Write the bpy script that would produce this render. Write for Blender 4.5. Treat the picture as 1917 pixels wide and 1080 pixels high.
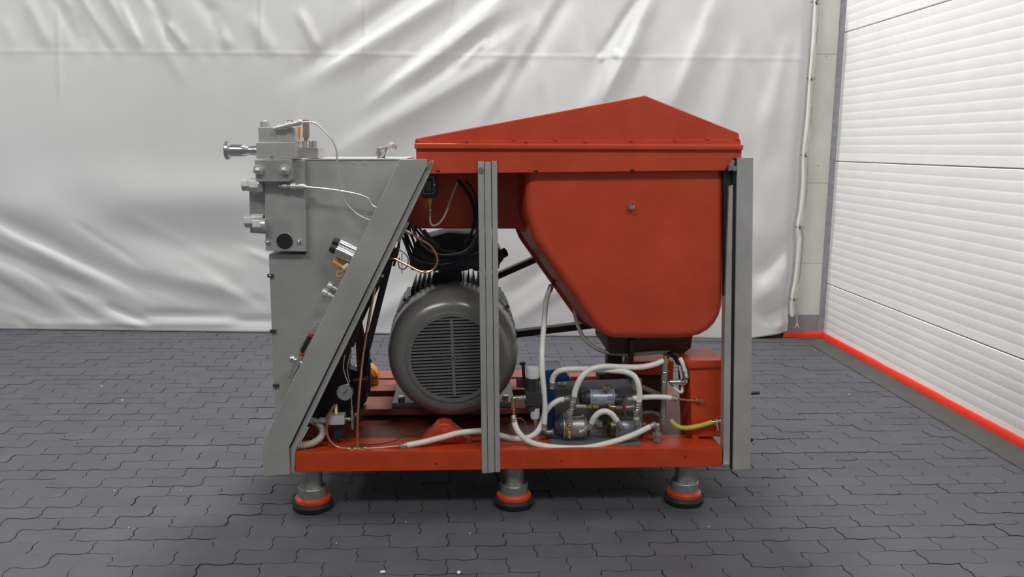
import bpy, bmesh, random
import numpy as np
from math import sin, cos, tan, pi, radians, sqrt, atan2
from mathutils import Vector, Matrix

for o in list(bpy.data.objects):
    bpy.data.objects.remove(o)
random.seed(7)
SC = bpy.context.scene
COL = SC.collection

# ------------------------------------------------------------------ camera
FPX = 1600.0
YAW, PITCH, ROLL = radians(3.5), radians(9.4), 0.0094
CAM = Vector((0, -3.35, 1.5))
F = Vector((sin(YAW) * cos(PITCH), cos(YAW) * cos(PITCH), -sin(PITCH)))
R0 = Vector((cos(YAW), -sin(YAW), 0))
U0 = R0.cross(F)
R = (R0 + ROLL * U0).normalized()
U = R.cross(F).normalized()
cd = bpy.data.cameras.new('camera')
cd.sensor_fit = 'HORIZONTAL'
cd.sensor_width = 36
cd.lens = FPX * 36 / 1917
cam = bpy.data.objects.new('camera', cd)
COL.objects.link(cam)
m3 = Matrix((R, U, -F)).transposed()
cam.matrix_world = Matrix.Translation(CAM) @ m3.to_4x4()
SC.camera = cam

# ------------------------------------------------------------------ light
world = bpy.data.worlds.new('world')
SC.world = world
world.use_nodes = True
bg = world.node_tree.nodes['Background']
bg.inputs[0].default_value = (0.93, 0.97, 1.0, 1)
bg.inputs[1].default_value = 0.14


def lamp(name, loc, target, sx, sy, power, col=(1, 0.992, 0.975)):
    d = bpy.data.lights.new(name, 'AREA')
    d.shape = 'RECTANGLE'
    d.size, d.size_y = sx, sy
    d.energy = power
    d.color = col
    o = bpy.data.objects.new(name, d)
    COL.objects.link(o)
    o.location = loc
    o.rotation_euler = (Vector(target) - Vector(loc)).to_track_quat('-Z', 'Y').to_euler()
    return o


lamp('hall_light', (0.3, 0.15, 5.2), (0.3, 0.15, 0), 2.4, 0.25, 46)
lamp('hall_light', (0.2, 2.75, 6.4), (0.2, 1.0, 0), 1.4, 0.4, 310)
lamp('hall_light', (-4.4, 0.9, 5.3), (-4.0, 0.9, 0), 2.4, 0.4, 95)
lamp('hall_light', (-7.5, 0.9, 5.3), (-6.5, 0.9, 0), 2.4, 0.4, 120)
lamp('hall_light', (-2.3, -3.6, 5.2), (-0.8, 0.3, 0.8), 2.4, 0.5, 98)
lamp('hall_light', (1.9, -3.5, 5.2), (0.8, 0.3, 0.8), 1.6, 0.5, 74)
SC.view_settings.view_transform = 'Standard'
SC.view_settings.look = 'None'
SC.view_settings.gamma = 1.0
SC.view_settings.use_curve_mapping = False
SC.view_settings.exposure = 0.0

# ------------------------------------------------------------------ projection helpers
def ray(x, y):
    return F + (x - 958.5) / FPX * R - (y - 540) / FPX * U


def at(x, y, Y=0.0):
    d = ray(x, y)
    return CAM + d * ((Y - CAM.y) / d.y)


def ground(x, y, z=0.0):
    d = ray(x, y)
    return CAM + d * ((z - CAM.z) / d.z)


def pts(l, Y=None):
    return [at(p[0], p[1], p[2] if len(p) > 2 else Y) for p in l]


def px(n, Y):
    return n * (Y + 3.42) / FPX


# ------------------------------------------------------------------ materials
MATS = {}


def mat(name, col, rough=0.5, metal=0.0, var=0.0, vscale=6.0, rvar=0.0, bump=0.0, bscale=60.0, coat=0.0, stretch=None, col2=None, rnd=0.0,
        spec=0.5):
    m = bpy.data.materials.new(name)
    m.use_nodes = True
    nt = m.node_tree
    N, L = nt.nodes, nt.links
    b = N['Principled BSDF']
    b.inputs['Base Color'].default_value = (*col, 1)
    b.inputs['Roughness'].default_value = rough
    b.inputs['Metallic'].default_value = metal
    b.inputs['Coat Weight'].default_value = coat
    b.inputs['Specular IOR Level'].default_value = spec
    if var or rvar or bump or rnd:
        tc = N.new('ShaderNodeNewGeometry')
        mp = N.new('ShaderNodeMapping')
        if stretch:
            mp.inputs['Scale'].default_value = stretch
        L.new(tc.outputs['Position'], mp.inputs['Vector'])
    if var or rvar:
        n = N.new('ShaderNodeTexNoise')
        n.inputs['Scale'].default_value = vscale
        n.inputs['Detail'].default_value = 6
        n.inputs['Roughness'].default_value = 0.62
        L.new(mp.outputs[0], n.inputs['Vector'])
        if var:
            r = N.new('ShaderNodeValToRGB')
            c2 = col2 or tuple(c * (1 - var) for c in col)
            c1 = tuple(min(1, c * (1 + var * 0.6)) for c in col)
            r.color_ramp.elements[0].position = 0.32
            r.color_ramp.elements[1].position = 0.68
            r.color_ramp.elements[0].color = (*c2, 1)
            r.color_ramp.elements[1].color = (*c1, 1)
            L.new(n.outputs['Fac'], r.inputs['Fac'])
            out = r.outputs['Color']
            if rnd:
                g = N.new('ShaderNodeNewGeometry')
                oi = N.new('ShaderNodeObjectInfo')
                a = N.new('ShaderNodeMath')
                a.operation = 'ADD'
                L.new(g.outputs['Random Per Island'], a.inputs[0])
                L.new(oi.outputs['Random'], a.inputs[1])
                fr = N.new('ShaderNodeMath')
                fr.operation = 'FRACT'
                L.new(a.outputs[0], fr.inputs[0])
                hs = N.new('ShaderNodeMapRange')
                hs.inputs['To Min'].default_value = 1 - rnd
                hs.inputs['To Max'].default_value = 1 + rnd
                L.new(fr.outputs[0], hs.inputs['Value'])
                hv = N.new('ShaderNodeHueSaturation')
                L.new(out, hv.inputs['Color'])
                L.new(hs.outputs[0], hv.inputs['Value'])
                out = hv.outputs['Color']
            L.new(out, b.inputs['Base Color'])
        if rvar:
            mr = N.new('ShaderNodeMapRange')
            mr.inputs['From Min'].default_value = 0.3
            mr.inputs['From Max'].default_value = 0.7
            mr.inputs['To Min'].default_value = max(0.03, rough - rvar)
            mr.inputs['To Max'].default_value = rough + rvar
            L.new(n.outputs['Fac'], mr.inputs['Value'])
            L.new(mr.outputs[0], b.inputs['Roughness'])
    if bump:
        n2 = N.new('ShaderNodeTexNoise')
        n2.inputs['Scale'].default_value = bscale
        n2.inputs['Detail'].default_value = 4
        L.new(mp.outputs[0], n2.inputs['Vector'])
        bp = N.new('ShaderNodeBump')
        bp.inputs['Strength'].default_value = bump
        bp.inputs['Distance'].default_value = 0.004
        L.new(n2.outputs['Fac'], bp.inputs['Height'])
        L.new(bp.outputs[0], b.inputs['Normal'])
    MATS[name] = m
    return m


STEEL = mat('brushed_steel_sheet', (0.49, 0.485, 0.46), 0.46, 0.40, 0.16, 3.0, 0.08, 0.05, 220)
BLOCK = mat('machined_steel', (0.50, 0.495, 0.475), 0.40, 0.45, 0.15, 9.0, 0.08, 0.03, 300)
CHROME = mat('polished_steel', (0.74, 0.73, 0.72), 0.22, 1.0, 0.08, 30)
DULL = mat('dull_steel', (0.42, 0.41, 0.39), 0.36, 0.7, 0.2, 40, 0.1)
RED = mat('red_oxide_paint', (0.56, 0.062, 0.022), 0.45, 0, 0.10, 5.0, 0.06, 0.12, 45, col2=(0.50, 0.054, 0.020))
ORANGE = mat('orange_red_paint', (0.60, 0.062, 0.013), 0.36, 0, 0.18, 7.0, 0.1, 0.15, 40)
MOTOR = mat('grey_motor_paint', (0.19, 0.186, 0.18), 0.27, 0.3, 0.1, 10, 0.05, 0.04, 200)
BLACKM = mat('black_metal', (0.018, 0.018, 0.020), 0.45, 0, 0.3, 12)
PLATE = mat('dark_grey_plate', (0.24, 0.24, 0.245), 0.42, 0.4, 0.15, 6, 0.08)
DECK = mat('dark_red_paint', (0.17, 0.032, 0.016), 0.42, 0, 0.35, 8.0, 0.1)
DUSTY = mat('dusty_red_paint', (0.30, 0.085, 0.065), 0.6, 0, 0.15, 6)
RUBBER = mat('black_rubber', (0.012, 0.012, 0.013), 0.6)
CABLE = mat('black_cable', (0.015, 0.015, 0.018), 0.4)
HOSE = mat('white_hose', (0.86, 0.84, 0.77), 0.34, 0, 0.06, 14, coat=0.2)
HOSEG = mat('grey_hose', (0.50, 0.48, 0.42), 0.4, 0, 0.12, 14)
COPPER = mat('copper_tube', (0.72, 0.36, 0.22), 0.28, 1.0, 0.15, 30)
BRASS = mat('brass', (0.62, 0.50, 0.27), 0.32, 1.0, 0.15, 40)
BLUE = mat('blue_paint', (0.008, 0.04, 0.17), 0.3, 0, 0.15, 8, coat=0.3)
PALEBLUE = mat('pale_blue_cast', (0.36, 0.39, 0.48), 0.36, 0.35, 0.08, 20)
CAST = mat('cast_aluminium', (0.42, 0.40, 0.36), 0.42, 0.7, 0.15, 30, 0.05, 0.08, 120)
BRONZE = mat('bronze_cast', (0.20, 0.155, 0.07), 0.4, 0.7, 0.25, 25)
WPLASTIC = mat('white_plastic', (0.62, 0.63, 0.62), 0.4)
YELLOW = mat('yellow_orange_plastic', (0.86, 0.34, 0.02), 0.4, 0, 0.08, 20)
YHOSE = mat('yellow_hose', (0.62, 0.55, 0.10), 0.35, 0, 0.1, 30)
OLIVE = mat('olive_hose', (0.16, 0.14, 0.08), 0.4)
BROWN = mat('brown_sensor', (0.27, 0.225, 0.21), 0.35, 0.3)
DARKGREY = mat('dark_grey_plastic', (0.035, 0.037, 0.04), 0.45)
NUT = mat('bright_steel', (0.62, 0.61, 0.59), 0.34, 0.5, 0.06, 30)
FIN = mat('dark_motor_fin', (0.045, 0.044, 0.044), 0.4, 0.1)
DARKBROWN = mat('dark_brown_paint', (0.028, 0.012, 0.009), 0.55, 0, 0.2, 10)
ALU = mat('aluminium', (0.66, 0.66, 0.65), 0.36, 0.45, 0.08, 40)
DIAL = mat('gauge_face', (0.84, 0.83, 0.80), 0.4)
REDPL = mat('red_plastic', (0.55, 0.03, 0.015), 0.4)
DARKRED = mat('dark_red_steel', (0.060, 0.020, 0.014), 0.6, 0, 0.3, 10)  # darker red than the main paint, for the mount and small legs
TARP = mat('tarp_pvc', (0.665, 0.67, 0.665), 0.33, 0, 0.03, 2.0, 0.05, 0.04, 30, spec=0.5)
HEM = mat('tarp_hem', (0.72, 0.71, 0.68), 0.45, 0, 0.06, 12)
ROPE = mat('hemp_rope', (0.44, 0.41, 0.33), 0.9, 0, 0.3, 60, 0, 0.5, 300)
EYELET = mat('oxidised_eyelet', (0.14, 0.13, 0.11), 0.4, 0.8)
CONC = mat('concrete_wall', (0.68, 0.67, 0.62), 0.8, 0, 0.10, 3.0, 0, 0.1, 80)
CONCGREY = mat('grey_painted_concrete', (0.27, 0.28, 0.30), 0.7, 0, 0.08, 8, 0, 0.1, 80)
PANEL = mat('white_sandwich_panel', (0.89, 0.89, 0.865), 0.36, 0, 0.03, 4, 0.05)
SEAL = mat('grey_seal', (0.27, 0.27, 0.30), 0.7, 0, 0.2, 20)
REDTAPE = mat('red_flashing', (0.80, 0.035, 0.012), 0.34, 0, 0.06, 9)
KERB = mat('concrete_border', (0.080, 0.078, 0.074), 0.8, 0, 0.15, 9, 0, 0.15, 120)
PAVER = mat('paver_concrete', (0.084, 0.085, 0.097), 0.62, 0, 0.14, 5.0, 0.06, 0.15, 160, col2=(0.073, 0.074, 0.089), rnd=0.05)
JOINT = mat('paver_joint_sand', (0.022, 0.022, 0.026), 0.95)
CHIPM = mat('white_chip', (0.7, 0.7, 0.68), 0.6)


# ------------------------------------------------------------------ mesh building
class MB:
    def __init__(s):
        s.v, s.f = [], []

    def add(s, vs, fs):
        k = len(s.v)
        s.v += [Vector(v) for v in vs]
        s.f += [tuple(i + k for i in f) for f in fs]
        return s

    def box(s, a, b):
        (x0, y0, z0), (x1, y1, z1) = [(min(p, q)) for p, q in zip(a, b)], [(max(p, q)) for p, q in zip(a, b)]
        vs = [(x0, y0, z0), (x1, y0, z0), (x1, y1, z0), (x0, y1, z0), (x0, y0, z1), (x1, y0, z1), (x1, y1, z1), (x0, y1, z1)]
        return s.add(vs, [(0, 3, 2, 1), (4, 5, 6, 7), (0, 1, 5, 4), (1, 2, 6, 5), (2, 3, 7, 6), (3, 0, 4, 7)])

    def prism(s, poly, d):
        """polygon of world points extruded by the vector d"""
        n = len(poly)
        d = Vector(d)
        vs = [Vector(p) for p in poly] + [Vector(p) + d for p in poly]
        fs = [tuple(range(n - 1, -1, -1)), tuple(range(n, 2 * n))]
        fs += [(i, (i + 1) % n, n + (i + 1) % n, n + i) for i in range(n)]
        return s.add(vs, fs)

    def face(s, l, Y0, Y1):
        """outline seen at depth Y0, extruded straight back to Y1"""
        return s.prism(pts(l, Y0), (0, Y1 - Y0, 0))

    def rect(s, x0, y0, x1, y1, Y0, Y1):
        a, b = at(x0, y1, Y0), at(x1, y0, Y0)
        return s.box(a, (b.x, Y1, b.z))

    def lathe(s, p, d, prof, n=20, cap=True):
        p, d = Vector(p), Vector(d).normalized()
        a = d.orthogonal().normalized()
        b = d.cross(a)
        vs, fs = [], []
        for t, r in prof:
            for i in range(n):
                w = 2 * pi * (i + 0.5) / n
                vs.append(p + d * t + (a * cos(w) + b * sin(w)) * r)
        for k in range(len(prof) - 1):
            for i in range(n):
                j = (i + 1) % n
                fs.append((k * n + i, k * n + j, (k + 1) * n + j, (k + 1) * n + i))
        if cap:
            fs.append(tuple(range(n - 1, -1, -1)))
            e = (len(prof) - 1) * n
            fs.append(tuple(range(e, e + n)))
        return s.add(vs, fs)

    def cyl(s, p, q, r, r2=None, n=16):
        p, q = Vector(p), Vector(q)
        return s.lathe(p, q - p, [(0, r), ((q - p).length, r if r2 is None else r2)], n)

    def hexa(s, p, q, r):
        return s.cyl(p, q, r, None, 6)

    def ball(s, c, r, n=12):
        return s.lathe(Vector(c) - Vector((0, 0, r)), (0, 0, 1), [(r - r * cos(pi * k / 8), max(1e-4, r * sin(pi * k / 8))) for k in range(9)], n)

    def dome(s, p, d, r, h, n=14):
        return s.lathe(p, d, [(h * sin(pi / 2 * k / 5), max(1e-4, r * cos(pi / 2 * k / 5))) for k in range(6)], n)

    def tube(s, P_, r, n=10, sm=8, rib=0.0, ribn=1):
        P_ = [Vector(p) for p in P_]
        if sm > 1 and len(P_) > 2:
            Q = []
            for i in range(len(P_) - 1):
                p0, p1, p2, p3 = P_[max(i - 1, 0)], P_[i], P_[i + 1], P_[min(i + 2, len(P_) - 1)]
                for k in range(sm):
                    t = k / sm
                    Q.append(0.5 * ((2 * p1) + (p2 - p0) * t + (2 * p0 - 5 * p1 + 4 * p2 - p3) * t * t + (3 * p1 - p0 - 3 * p2 + p3) * t ** 3))
            Q.append(P_[-1])
            P_ = Q
        if rib:
            # resample evenly so that the ribs of a corrugated hose come out even
            L = [0]
            for a, b in zip(P_, P_[1:]):
                L.append(L[-1] + (b - a).length)
            step = ribn / 4
            cnt = max(4, int(L[-1] / step))
            Q, k = [], 0
            for i in range(cnt + 1):
                t = L[-1] * i / cnt
                while k < len(L) - 2 and L[k + 1] < t:
                    k += 1
                Q.append(P_[k].lerp(P_[k + 1], (t - L[k]) / max(1e-9, L[k + 1] - L[k])))
            P_ = Q
        T = []
        for i in range(len(P_)):
            a, b = P_[max(i - 1, 0)], P_[min(i + 1, len(P_) - 1)]
            T.append((b - a).normalized())
        nrm = T[0].orthogonal().normalized()
        vs, fs = [], []
        for i, p in enumerate(P_):
            nrm = (nrm - T[i] * nrm.dot(T[i])).normalized()
            bb = T[i].cross(nrm)
            rr = r * (1 + rib * (1 if (i // 2) % 2 else -1)) if rib else r
            for k in range(n):
                w = 2 * pi * k / n
                vs.append(p + (nrm * cos(w) + bb * sin(w)) * rr)
        for i in range(len(P_) - 1):
            for k in range(n):
                j = (k + 1) % n
                fs.append((i * n + k, i * n + j, (i + 1) * n + j, (i + 1) * n + k))
        fs.append(tuple(range(n - 1, -1, -1)))
        e = (len(P_) - 1) * n
        fs.append(tuple(range(e, e + n)))
        return s.add(vs, fs)

    def ring(s, c, d, r, t, n=24, m=8):
        c, d = Vector(c), Vector(d).normalized()
        a = d.orthogonal().normalized()
        b = d.cross(a)
        vs, fs = [], []
        for i in range(n):
            w = 2 * pi * i / n
            e = a * cos(w) + b * sin(w)
            for k in range(m):
                q = 2 * pi * k / m
                vs.append(c + e * (r + t * cos(q)) + d * t * sin(q))
        for i in range(n):
            for k in range(m):
                fs.append((i * m + k, i * m + (k + 1) % m, ((i + 1) % n) * m + (k + 1) % m, ((i + 1) % n) * m + k))
        return s.add(vs, fs)


WLOC = {}


def finish(bm, ang=32):
    bmesh.ops.recalc_face_normals(bm, faces=bm.faces)
    lim = radians(ang)
    for f in bm.faces:
        f.smooth = True
    for e in bm.edges:
        if len(e.link_faces) == 2:
            e.smooth = e.calc_face_angle(0) < lim
        else:
            e.smooth = False


def obj(name, mb, material, parent=None, bev=0.0, seg=2, base=False):
    """ONE mesh object from what mb collected; its origin goes to the middle (or the middle of its base)"""
    me = bpy.data.meshes.new(name)
    xs = [v.x for v in mb.v]
    ys = [v.y for v in mb.v]
    zs = [v.z for v in mb.v]
    c = Vector(((min(xs) + max(xs)) / 2, (min(ys) + max(ys)) / 2, min(zs) if base else (min(zs) + max(zs)) / 2))
    me.from_pydata([tuple(v - c) for v in mb.v], [], mb.f)
    bm = bmesh.new()
    bm.from_mesh(me)
    bmesh.ops.remove_doubles(bm, verts=bm.verts, dist=1e-6)
    bmesh.ops.recalc_face_normals(bm, faces=bm.faces)
    if bev:
        es = [e for e in bm.edges if len(e.link_faces) == 2 and e.calc_face_angle(0) > radians(28)]
        bmesh.ops.bevel(bm, geom=es, offset=bev, segments=seg, profile=0.5, affect='EDGES', clamp_overlap=True)
    finish(bm)
    bm.to_mesh(me)
    bm.free()
    for mm in (material if isinstance(material, (list, tuple)) else [material]):
        me.materials.append(mm)
    o = bpy.data.objects.new(name, me)
    COL.objects.link(o)
    WLOC[o.name] = c
    if bev or name == 'belt_guard' or name == 'guard_arm':
        w = o.modifiers.new('weighted_normals', 'WEIGHTED_NORMAL')
        w.keep_sharp = True
        w.weight = 80
    if parent is not None:
        o.parent = parent
        o.location = c - WLOC[parent.name]
    else:
        o.location = c
    return o


def empty(name, loc, label, cat, group=None):
    o = bpy.data.objects.new(name, None)
    o.empty_display_size = 0.1
    COL.objects.link(o)
    o.location = loc
    WLOC[o.name] = Vector(loc)
    o['label'] = label
    o['category'] = cat
    if group:
        o['group'] = group
    return o


def tag(o, label, cat=None, group=None, kind=None):
    o['label'] = label
    if cat:
        o['category'] = cat
    if group:
        o['group'] = group
    if kind:
        o['kind'] = kind
    return o


def copy(o, offset, parent):
    """a copy of a part (sharing its mesh) moved by offset"""
    c = o.copy()
    COL.objects.link(c)
    c.parent = parent
    c.location = o.location + Vector(offset)
    WLOC[c.name] = WLOC[o.name] + Vector(offset)
    return c


# ================================================================== SETTING
TSL, TX0, TY0 = -0.075, -3.73, 3.67


def tarp_y(x):
    return TY0 + TSL * (x - TX0)


def on_tarp(x, y, off=0.0):
    """point on the tarp's upright plane (moved off metres back)"""
    d = ray(x, y)
    # CAM.y + t d.y = TY0 + TSL*(CAM.x + t d.x - TX0) + off
    t = (TY0 + off + TSL * (CAM.x - TX0) - CAM.y) / (d.y - TSL * d.x)
    return CAM + d * t


def project(v):
    q = Vector(v) - CAM
    zc = q.dot(F)
    return (958.5 + FPX * q.dot(R) / zc, 540 - FPX * q.dot(U) / zc)


# ---- floor: dark bedding, then the single wavy pavers
b = MB().box((-6.2, -2.4, -0.10), (3.6, 4.3, -0.006))
floor = obj('floor', b, JOINT)
tag(floor, 'dark grey floor of interlocking wavy concrete pavers', kind='structure')
PL, PW = 0.222, 0.1055
g0 = ground(15, 914.4)
g1 = ground(180, 961)
ROWY = g0.y
k1 = int(np.floor((g1.y - ROWY) / PW))
JX = g1.x - (0.5 * PL if k1 % 2 else 0)


def paver_outline(gap):
    A, B = 0.0055, 0.007
    n, m = 8, 3
    top = [(PL * i / n, A * sin(2 * pi * (i / n) * 2 + 0.785)) for i in range(n + 1)]
    side = [(B * sin(2 * pi * j / m), PW * j / m) for j in range(1, m)]
    o = [(x, y) for x, y in top]
    o += [(PL + x, y + top[-1][1]) for x, y in side]
    o += [(x, y + PW) for x, y in reversed(top)]
    o += [(x, y + top[0][1]) for x, y in reversed(side)]
    cx, cy = PL / 2, PW / 2 + 0.0
    return [((x - cx) * (1 - gap / PL), (y - cy) * (1 - gap / PW)) for x, y in o]


OUT = paver_outline(0.0026)
bmv = MB()
nO = len(OUT)
bmv.add([(x, y, 0) for x, y in OUT] + [(x, y, -0.03) for x, y in OUT],
        [tuple(range(nO))] + [(i, nO + i, nO + (i + 1) % nO, (i + 1) % nO) for i in range(nO)])
pm = bpy.data.meshes.new('paver')
pm.from_pydata([tuple(v) for v in bmv.v], [], bmv.f)
pm.materials.append(PAVER)
cells = []
for k in range(-24, 52):
    yc = ROWY + (k + 0.5) * PW
    if yc < -2.3 or yc > 3.75:
        continue
    off = JX + (0.5 * PL if k % 2 else 0)
    for i in range(-30, 30):
        xc = off + (i + 0.5) * PL
        if xc < -6.0 or xc > 2.95 or yc > tarp_y(xc) + 0.08:
            continue
        cells.append((xc, yc))
seen = []
for c in cells:
    x, y = project((c[0], c[1], 0))
    if -20 < x < 1937 and y < 1095:
        hidden = 540 < x < 1360 and 600 < y < 900          # behind the machine's base
        seen.append((c[1] + (100 if hidden else 0), c))
seen.sort()
near = {c for _, c in seen[:300]}
rnd = random.Random(3)
far = MB()
for c in cells:
    dz = rnd.uniform(-0.0016, 0.0014)
    sc = rnd.uniform(0.985, 1.008)
    rz = rnd.uniform(-0.006, 0.006)
    if c in near:
        o = bpy.data.objects.new('paver', pm)
        COL.objects.link(o)
        o.parent = floor
        o.location = Vector((c[0], c[1], dz)) - WLOC[floor.name]
        o.rotation_euler = (rnd.uniform(-0.008, 0.008), rnd.uniform(-0.006, 0.006), rz)
        o.scale = (min(sc, 1.0), sc, 1)
    else:
        vs = []
        for v in pm.vertices:
            x, y, z = v.co
            x *= min(sc, 1.0)
            y *= sc
            vs.append((c[0] + x - rz * y, c[1] + y + rz * x, z + dz))
        far.add(vs, bmv.f)
fm = bpy.data.meshes.new('distant_pavers')
fm.from_pydata([tuple(v - WLOC[floor.name]) for v in far.v], [], far.f)
fm.materials.append(PAVER)
fo = bpy.data.objects.new('distant_pavers', fm)
COL.objects.link(fo)
fo.parent = floor
fo['kind'] = 'stuff'

# ---- right wall of ribbed white sandwich panels
wd = ray(888, 275)
WD = Vector((wd.x / wd.y, 1, 0))
CX = 2.935
WB = 0.09                                    # the concrete wall stands this far behind the tarp
CORN = Vector((CX, tarp_y(CX) + WB, 0))


def rw(t, off=0.0, z=0.0):
    """point on the right wall, t metres towards the camera from the corner, off metres into the room"""
    p = CORN - WD * t
    return Vector((p.x - off, p.y, z))


zs_seam = [0.02, at(1559, 530, CORN.y).z, at(1580, 302, CORN.y).z, at(1600, 62, CORN.y).z, at(1600, 62, CORN.y).z + 0.96]
wr = obj('wall_right', MB().prism([rw(-0.3, -0.02, 0), rw(6.2, -0.02, 0), rw(6.2, -0.12, 0), rw(-0.3, -0.12, 0)], (0, 0, 3.4)), PANEL)
tag(wr, 'right hand wall clad in white horizontally ribbed panels', kind='structure')
for a_, b_ in zip(zs_seam, zs_seam[1:]):
    a, bb = a_ + 0.003, b_ - 0.003
    nr = max(3, int(round((bb - a) / 0.0605)))
    prof = [(a, -0.01), (a, 0.004), (a + 0.004, 0.010)]
    st = (bb - a) / nr
    for k in range(1, nr):
        z = a + st * k
        prof += [(z - 0.010, 0.0105), (z - 0.004, 0.0104), (z, 0.0094), (z + 0.004, 0.0105)]
    prof += [(bb - 0.004, 0.010), (bb, 0.004), (bb, -0.01)]
    mb = MB().prism([rw(0, o, z) for z, o in prof], rw(6.2) - rw(0))
    obj('wall_panel', mb, PANEL, wr)

# ---- concrete wall behind the tarp, seen as a strip beside the panels
def wb(x, off=0.0, z=0.0):
    return Vector((x, tarp_y(x) + WB - off, z))


wbk = obj('wall_back', MB().prism([wb(-6.2, -0.02), wb(3.25, -0.02), wb(3.25, -0.2), wb(-6.2, -0.2)], (0, 0, 3.4)), CONC)
tag(wbk, 'concrete back wall, its bare strip showing beside the tarp', kind='structure')
zj = [at(1520, 588, 3.3).z, at(1520, 492, 3.3).z, at(1520, 342, 3.3).z, at(1540, 102, 3.3).z, 3.4]
mb = MB().prism([wb(-6.2), wb(2.99), wb(2.99, -0.03), wb(-6.2, -0.03)], (0, 0, zj[0]))
tag(obj('painted_base', mb, CONCGREY, wbk), 'grey painted bottom band')
for a, bb in zip(zj, zj[1:]):
    mb = MB().prism([wb(-6.2, 0, a + 0.0012), wb(2.99, 0, a + 0.0012), wb(2.99, -0.03, a + 0.0012), wb(-6.2, -0.03, a + 0.0012)], (0, 0, bb - a - 0.0024))
    obj('concrete_panel', mb, CONC, wbk)
mb = MB()
for (x0, x1, y) in ((1530, 1578, 310), (1545, 1551, 105)):
    p, q = on_tarp(x0, y, WB), on_tarp(x1, y + 1, WB)
    mb.box((p.x, p.y - 0.001, p.z - 0.004), (q.x, q.y + 0.03, p.z + 0.003))
obj('scuff_mark', mb, SEAL, wbk)
# dark seal in the corner
ts = obj('trim_1', MB().prism([rw(-0.02, 0.045, 0.03), rw(0.0, 0.045, 0.03), rw(0.03, 0.012, 0.03), rw(0.03, -0.01, 0.03), rw(-0.02, -0.01, 0.03)], (0, 0, 3.35)), SEAL)
tag(ts, 'grey sealing strip up the corner between concrete and white panels', kind='structure')
# flat concrete border, then the red flashing along the foot of the walls
bo = 0.21
mb = MB().prism([rw(0.0, 0.0, -0.02), rw(6.2, 0.0, -0.02), rw(6.2, bo, -0.02), rw(bo, bo, -0.02)], (0, 0, 0.026))
t2 = obj('trim_2', mb, KERB, bev=0.003)
tag(t2, 'dark grey flat concrete border along the foot of the right wall', kind='structure')
mb = MB().prism([rw(0.0, 0.0, -0.02), rw(bo - 0.004, bo, -0.02), wb(1.6, bo, -0.02), wb(1.6, 0, -0.02)], (0, 0, 0.025))
t3 = obj('trim_3', mb, KERB, bev=0.003)
tag(t3, 'dark grey flat concrete border along the foot of the back wall', kind='structure')
mb = MB()
n = 40
cs = [(0.0, 0.050), (0.014, 0.049), (0.021, 0.040), (0.024, 0.018), (0.026, 0.006), (0.0, 0.006)]
rr_ = random.Random(5)
for k in range(n + 1):
    t = 6.2 * k / n
    w = rr_.uniform(-0.003, 0.003) if k not in (0, n) else 0
    for o_, z_ in cs:
        mb.v.append(rw(t - (0 if k else 0.0), o_ + (w if o_ else 0) + 0.008, z_ + w * 0.8))
m_ = len(cs)
for k in range(n):
    for i in range(m_):
        j = (i + 1) % m_
        mb.f.append((k * m_ + i, k * m_ + j, (k + 1) * m_ + j, (k + 1) * m_ + i))
mb.f.append(tuple(range(m_)))
mb.f.append(tuple(range(n * m_, n * m_ + m_)))
t4 = obj('baseboard_right', mb, REDTAPE)
tag(t4, 'bright red flashing strip along the foot of the white panelled wall', kind='structure')
pL = on_tarp(1462, 630, WB)
mb = MB()
for k in range(9):
    x = pL.x + (CX - 0.005 - pL.x) * k / 8
    w = rr_.uniform(-0.002, 0.002)
    for o_, z_ in cs:
        mb.v.append(wb(x, o_ + (w if o_ else 0) + (0.02 if k == 0 else 0), z_ * (0.75 if k == 0 else 1)))
for k in range(8):
    for i in range(m_):
        j = (i + 1) % m_
        mb.f.append((k * m_ + i, k * m_ + j, (k + 1) * m_ + j, (k + 1) * m_ + i))
mb.f.append(tuple(range(m_)))
mb.f.append(tuple(range(8 * m_, 9 * m_)))
t5 = obj('baseboard_back', mb, REDTAPE)
tag(t5, 'short bright red flashing strip at the foot of the bare concrete', kind='structure')

# ================================================================== TARPAULIN
EDGE = [(1534, -60), (1529, 0), (1525, 70), (1519, 147), (1514, 220), (1507, 290), (1506, 340), (1502, 390), (1496, 425), (1498, 455), (1492, 520), (1485, 560), (1485, 592)]
E3 = [on_tarp(x, y) for x, y in EDGE]


def edge_x(z):
    zz = [p.z for p in E3][::-1]
    xx = [p.x for p in E3][::-1]
    return float(np.interp(z, zz, xx))


NU, NV = 560, 240
ZT = 3.25
us = np.linspace(0, 1, NU)
vs_ = np.linspace(0, 1, NV)
XL = -4.7
X = np.zeros((NV, NU))
Z = np.zeros((NV, NU))
braise = on_tarp(1400, 633).x
for j, v in enumerate(vs_):
    z = 0.004 + (ZT - 0.004) * v
    xr = edge_x(z) - 0.02
    X[j] = XL + (xr - XL) * us
    Z[j] = z
lift = np.clip((X - braise) / 0.28, 0, 1) * 0.045
Z = Z + lift * (1 - np.clip(Z / 0.5, 0, 1))
Ymid = TY0 + TSL * (X - TX0)
Q = np.stack([X - CAM.x, Ymid - CAM.y, Z - CAM.z], -1)
zc = Q @ np.array(F)
PX = 958.5 + FPX * (Q @ np.array(R)) / zc
PY = 540 - FPX * (Q @ np.array(U)) / zc
H = np.zeros_like(X)


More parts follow.
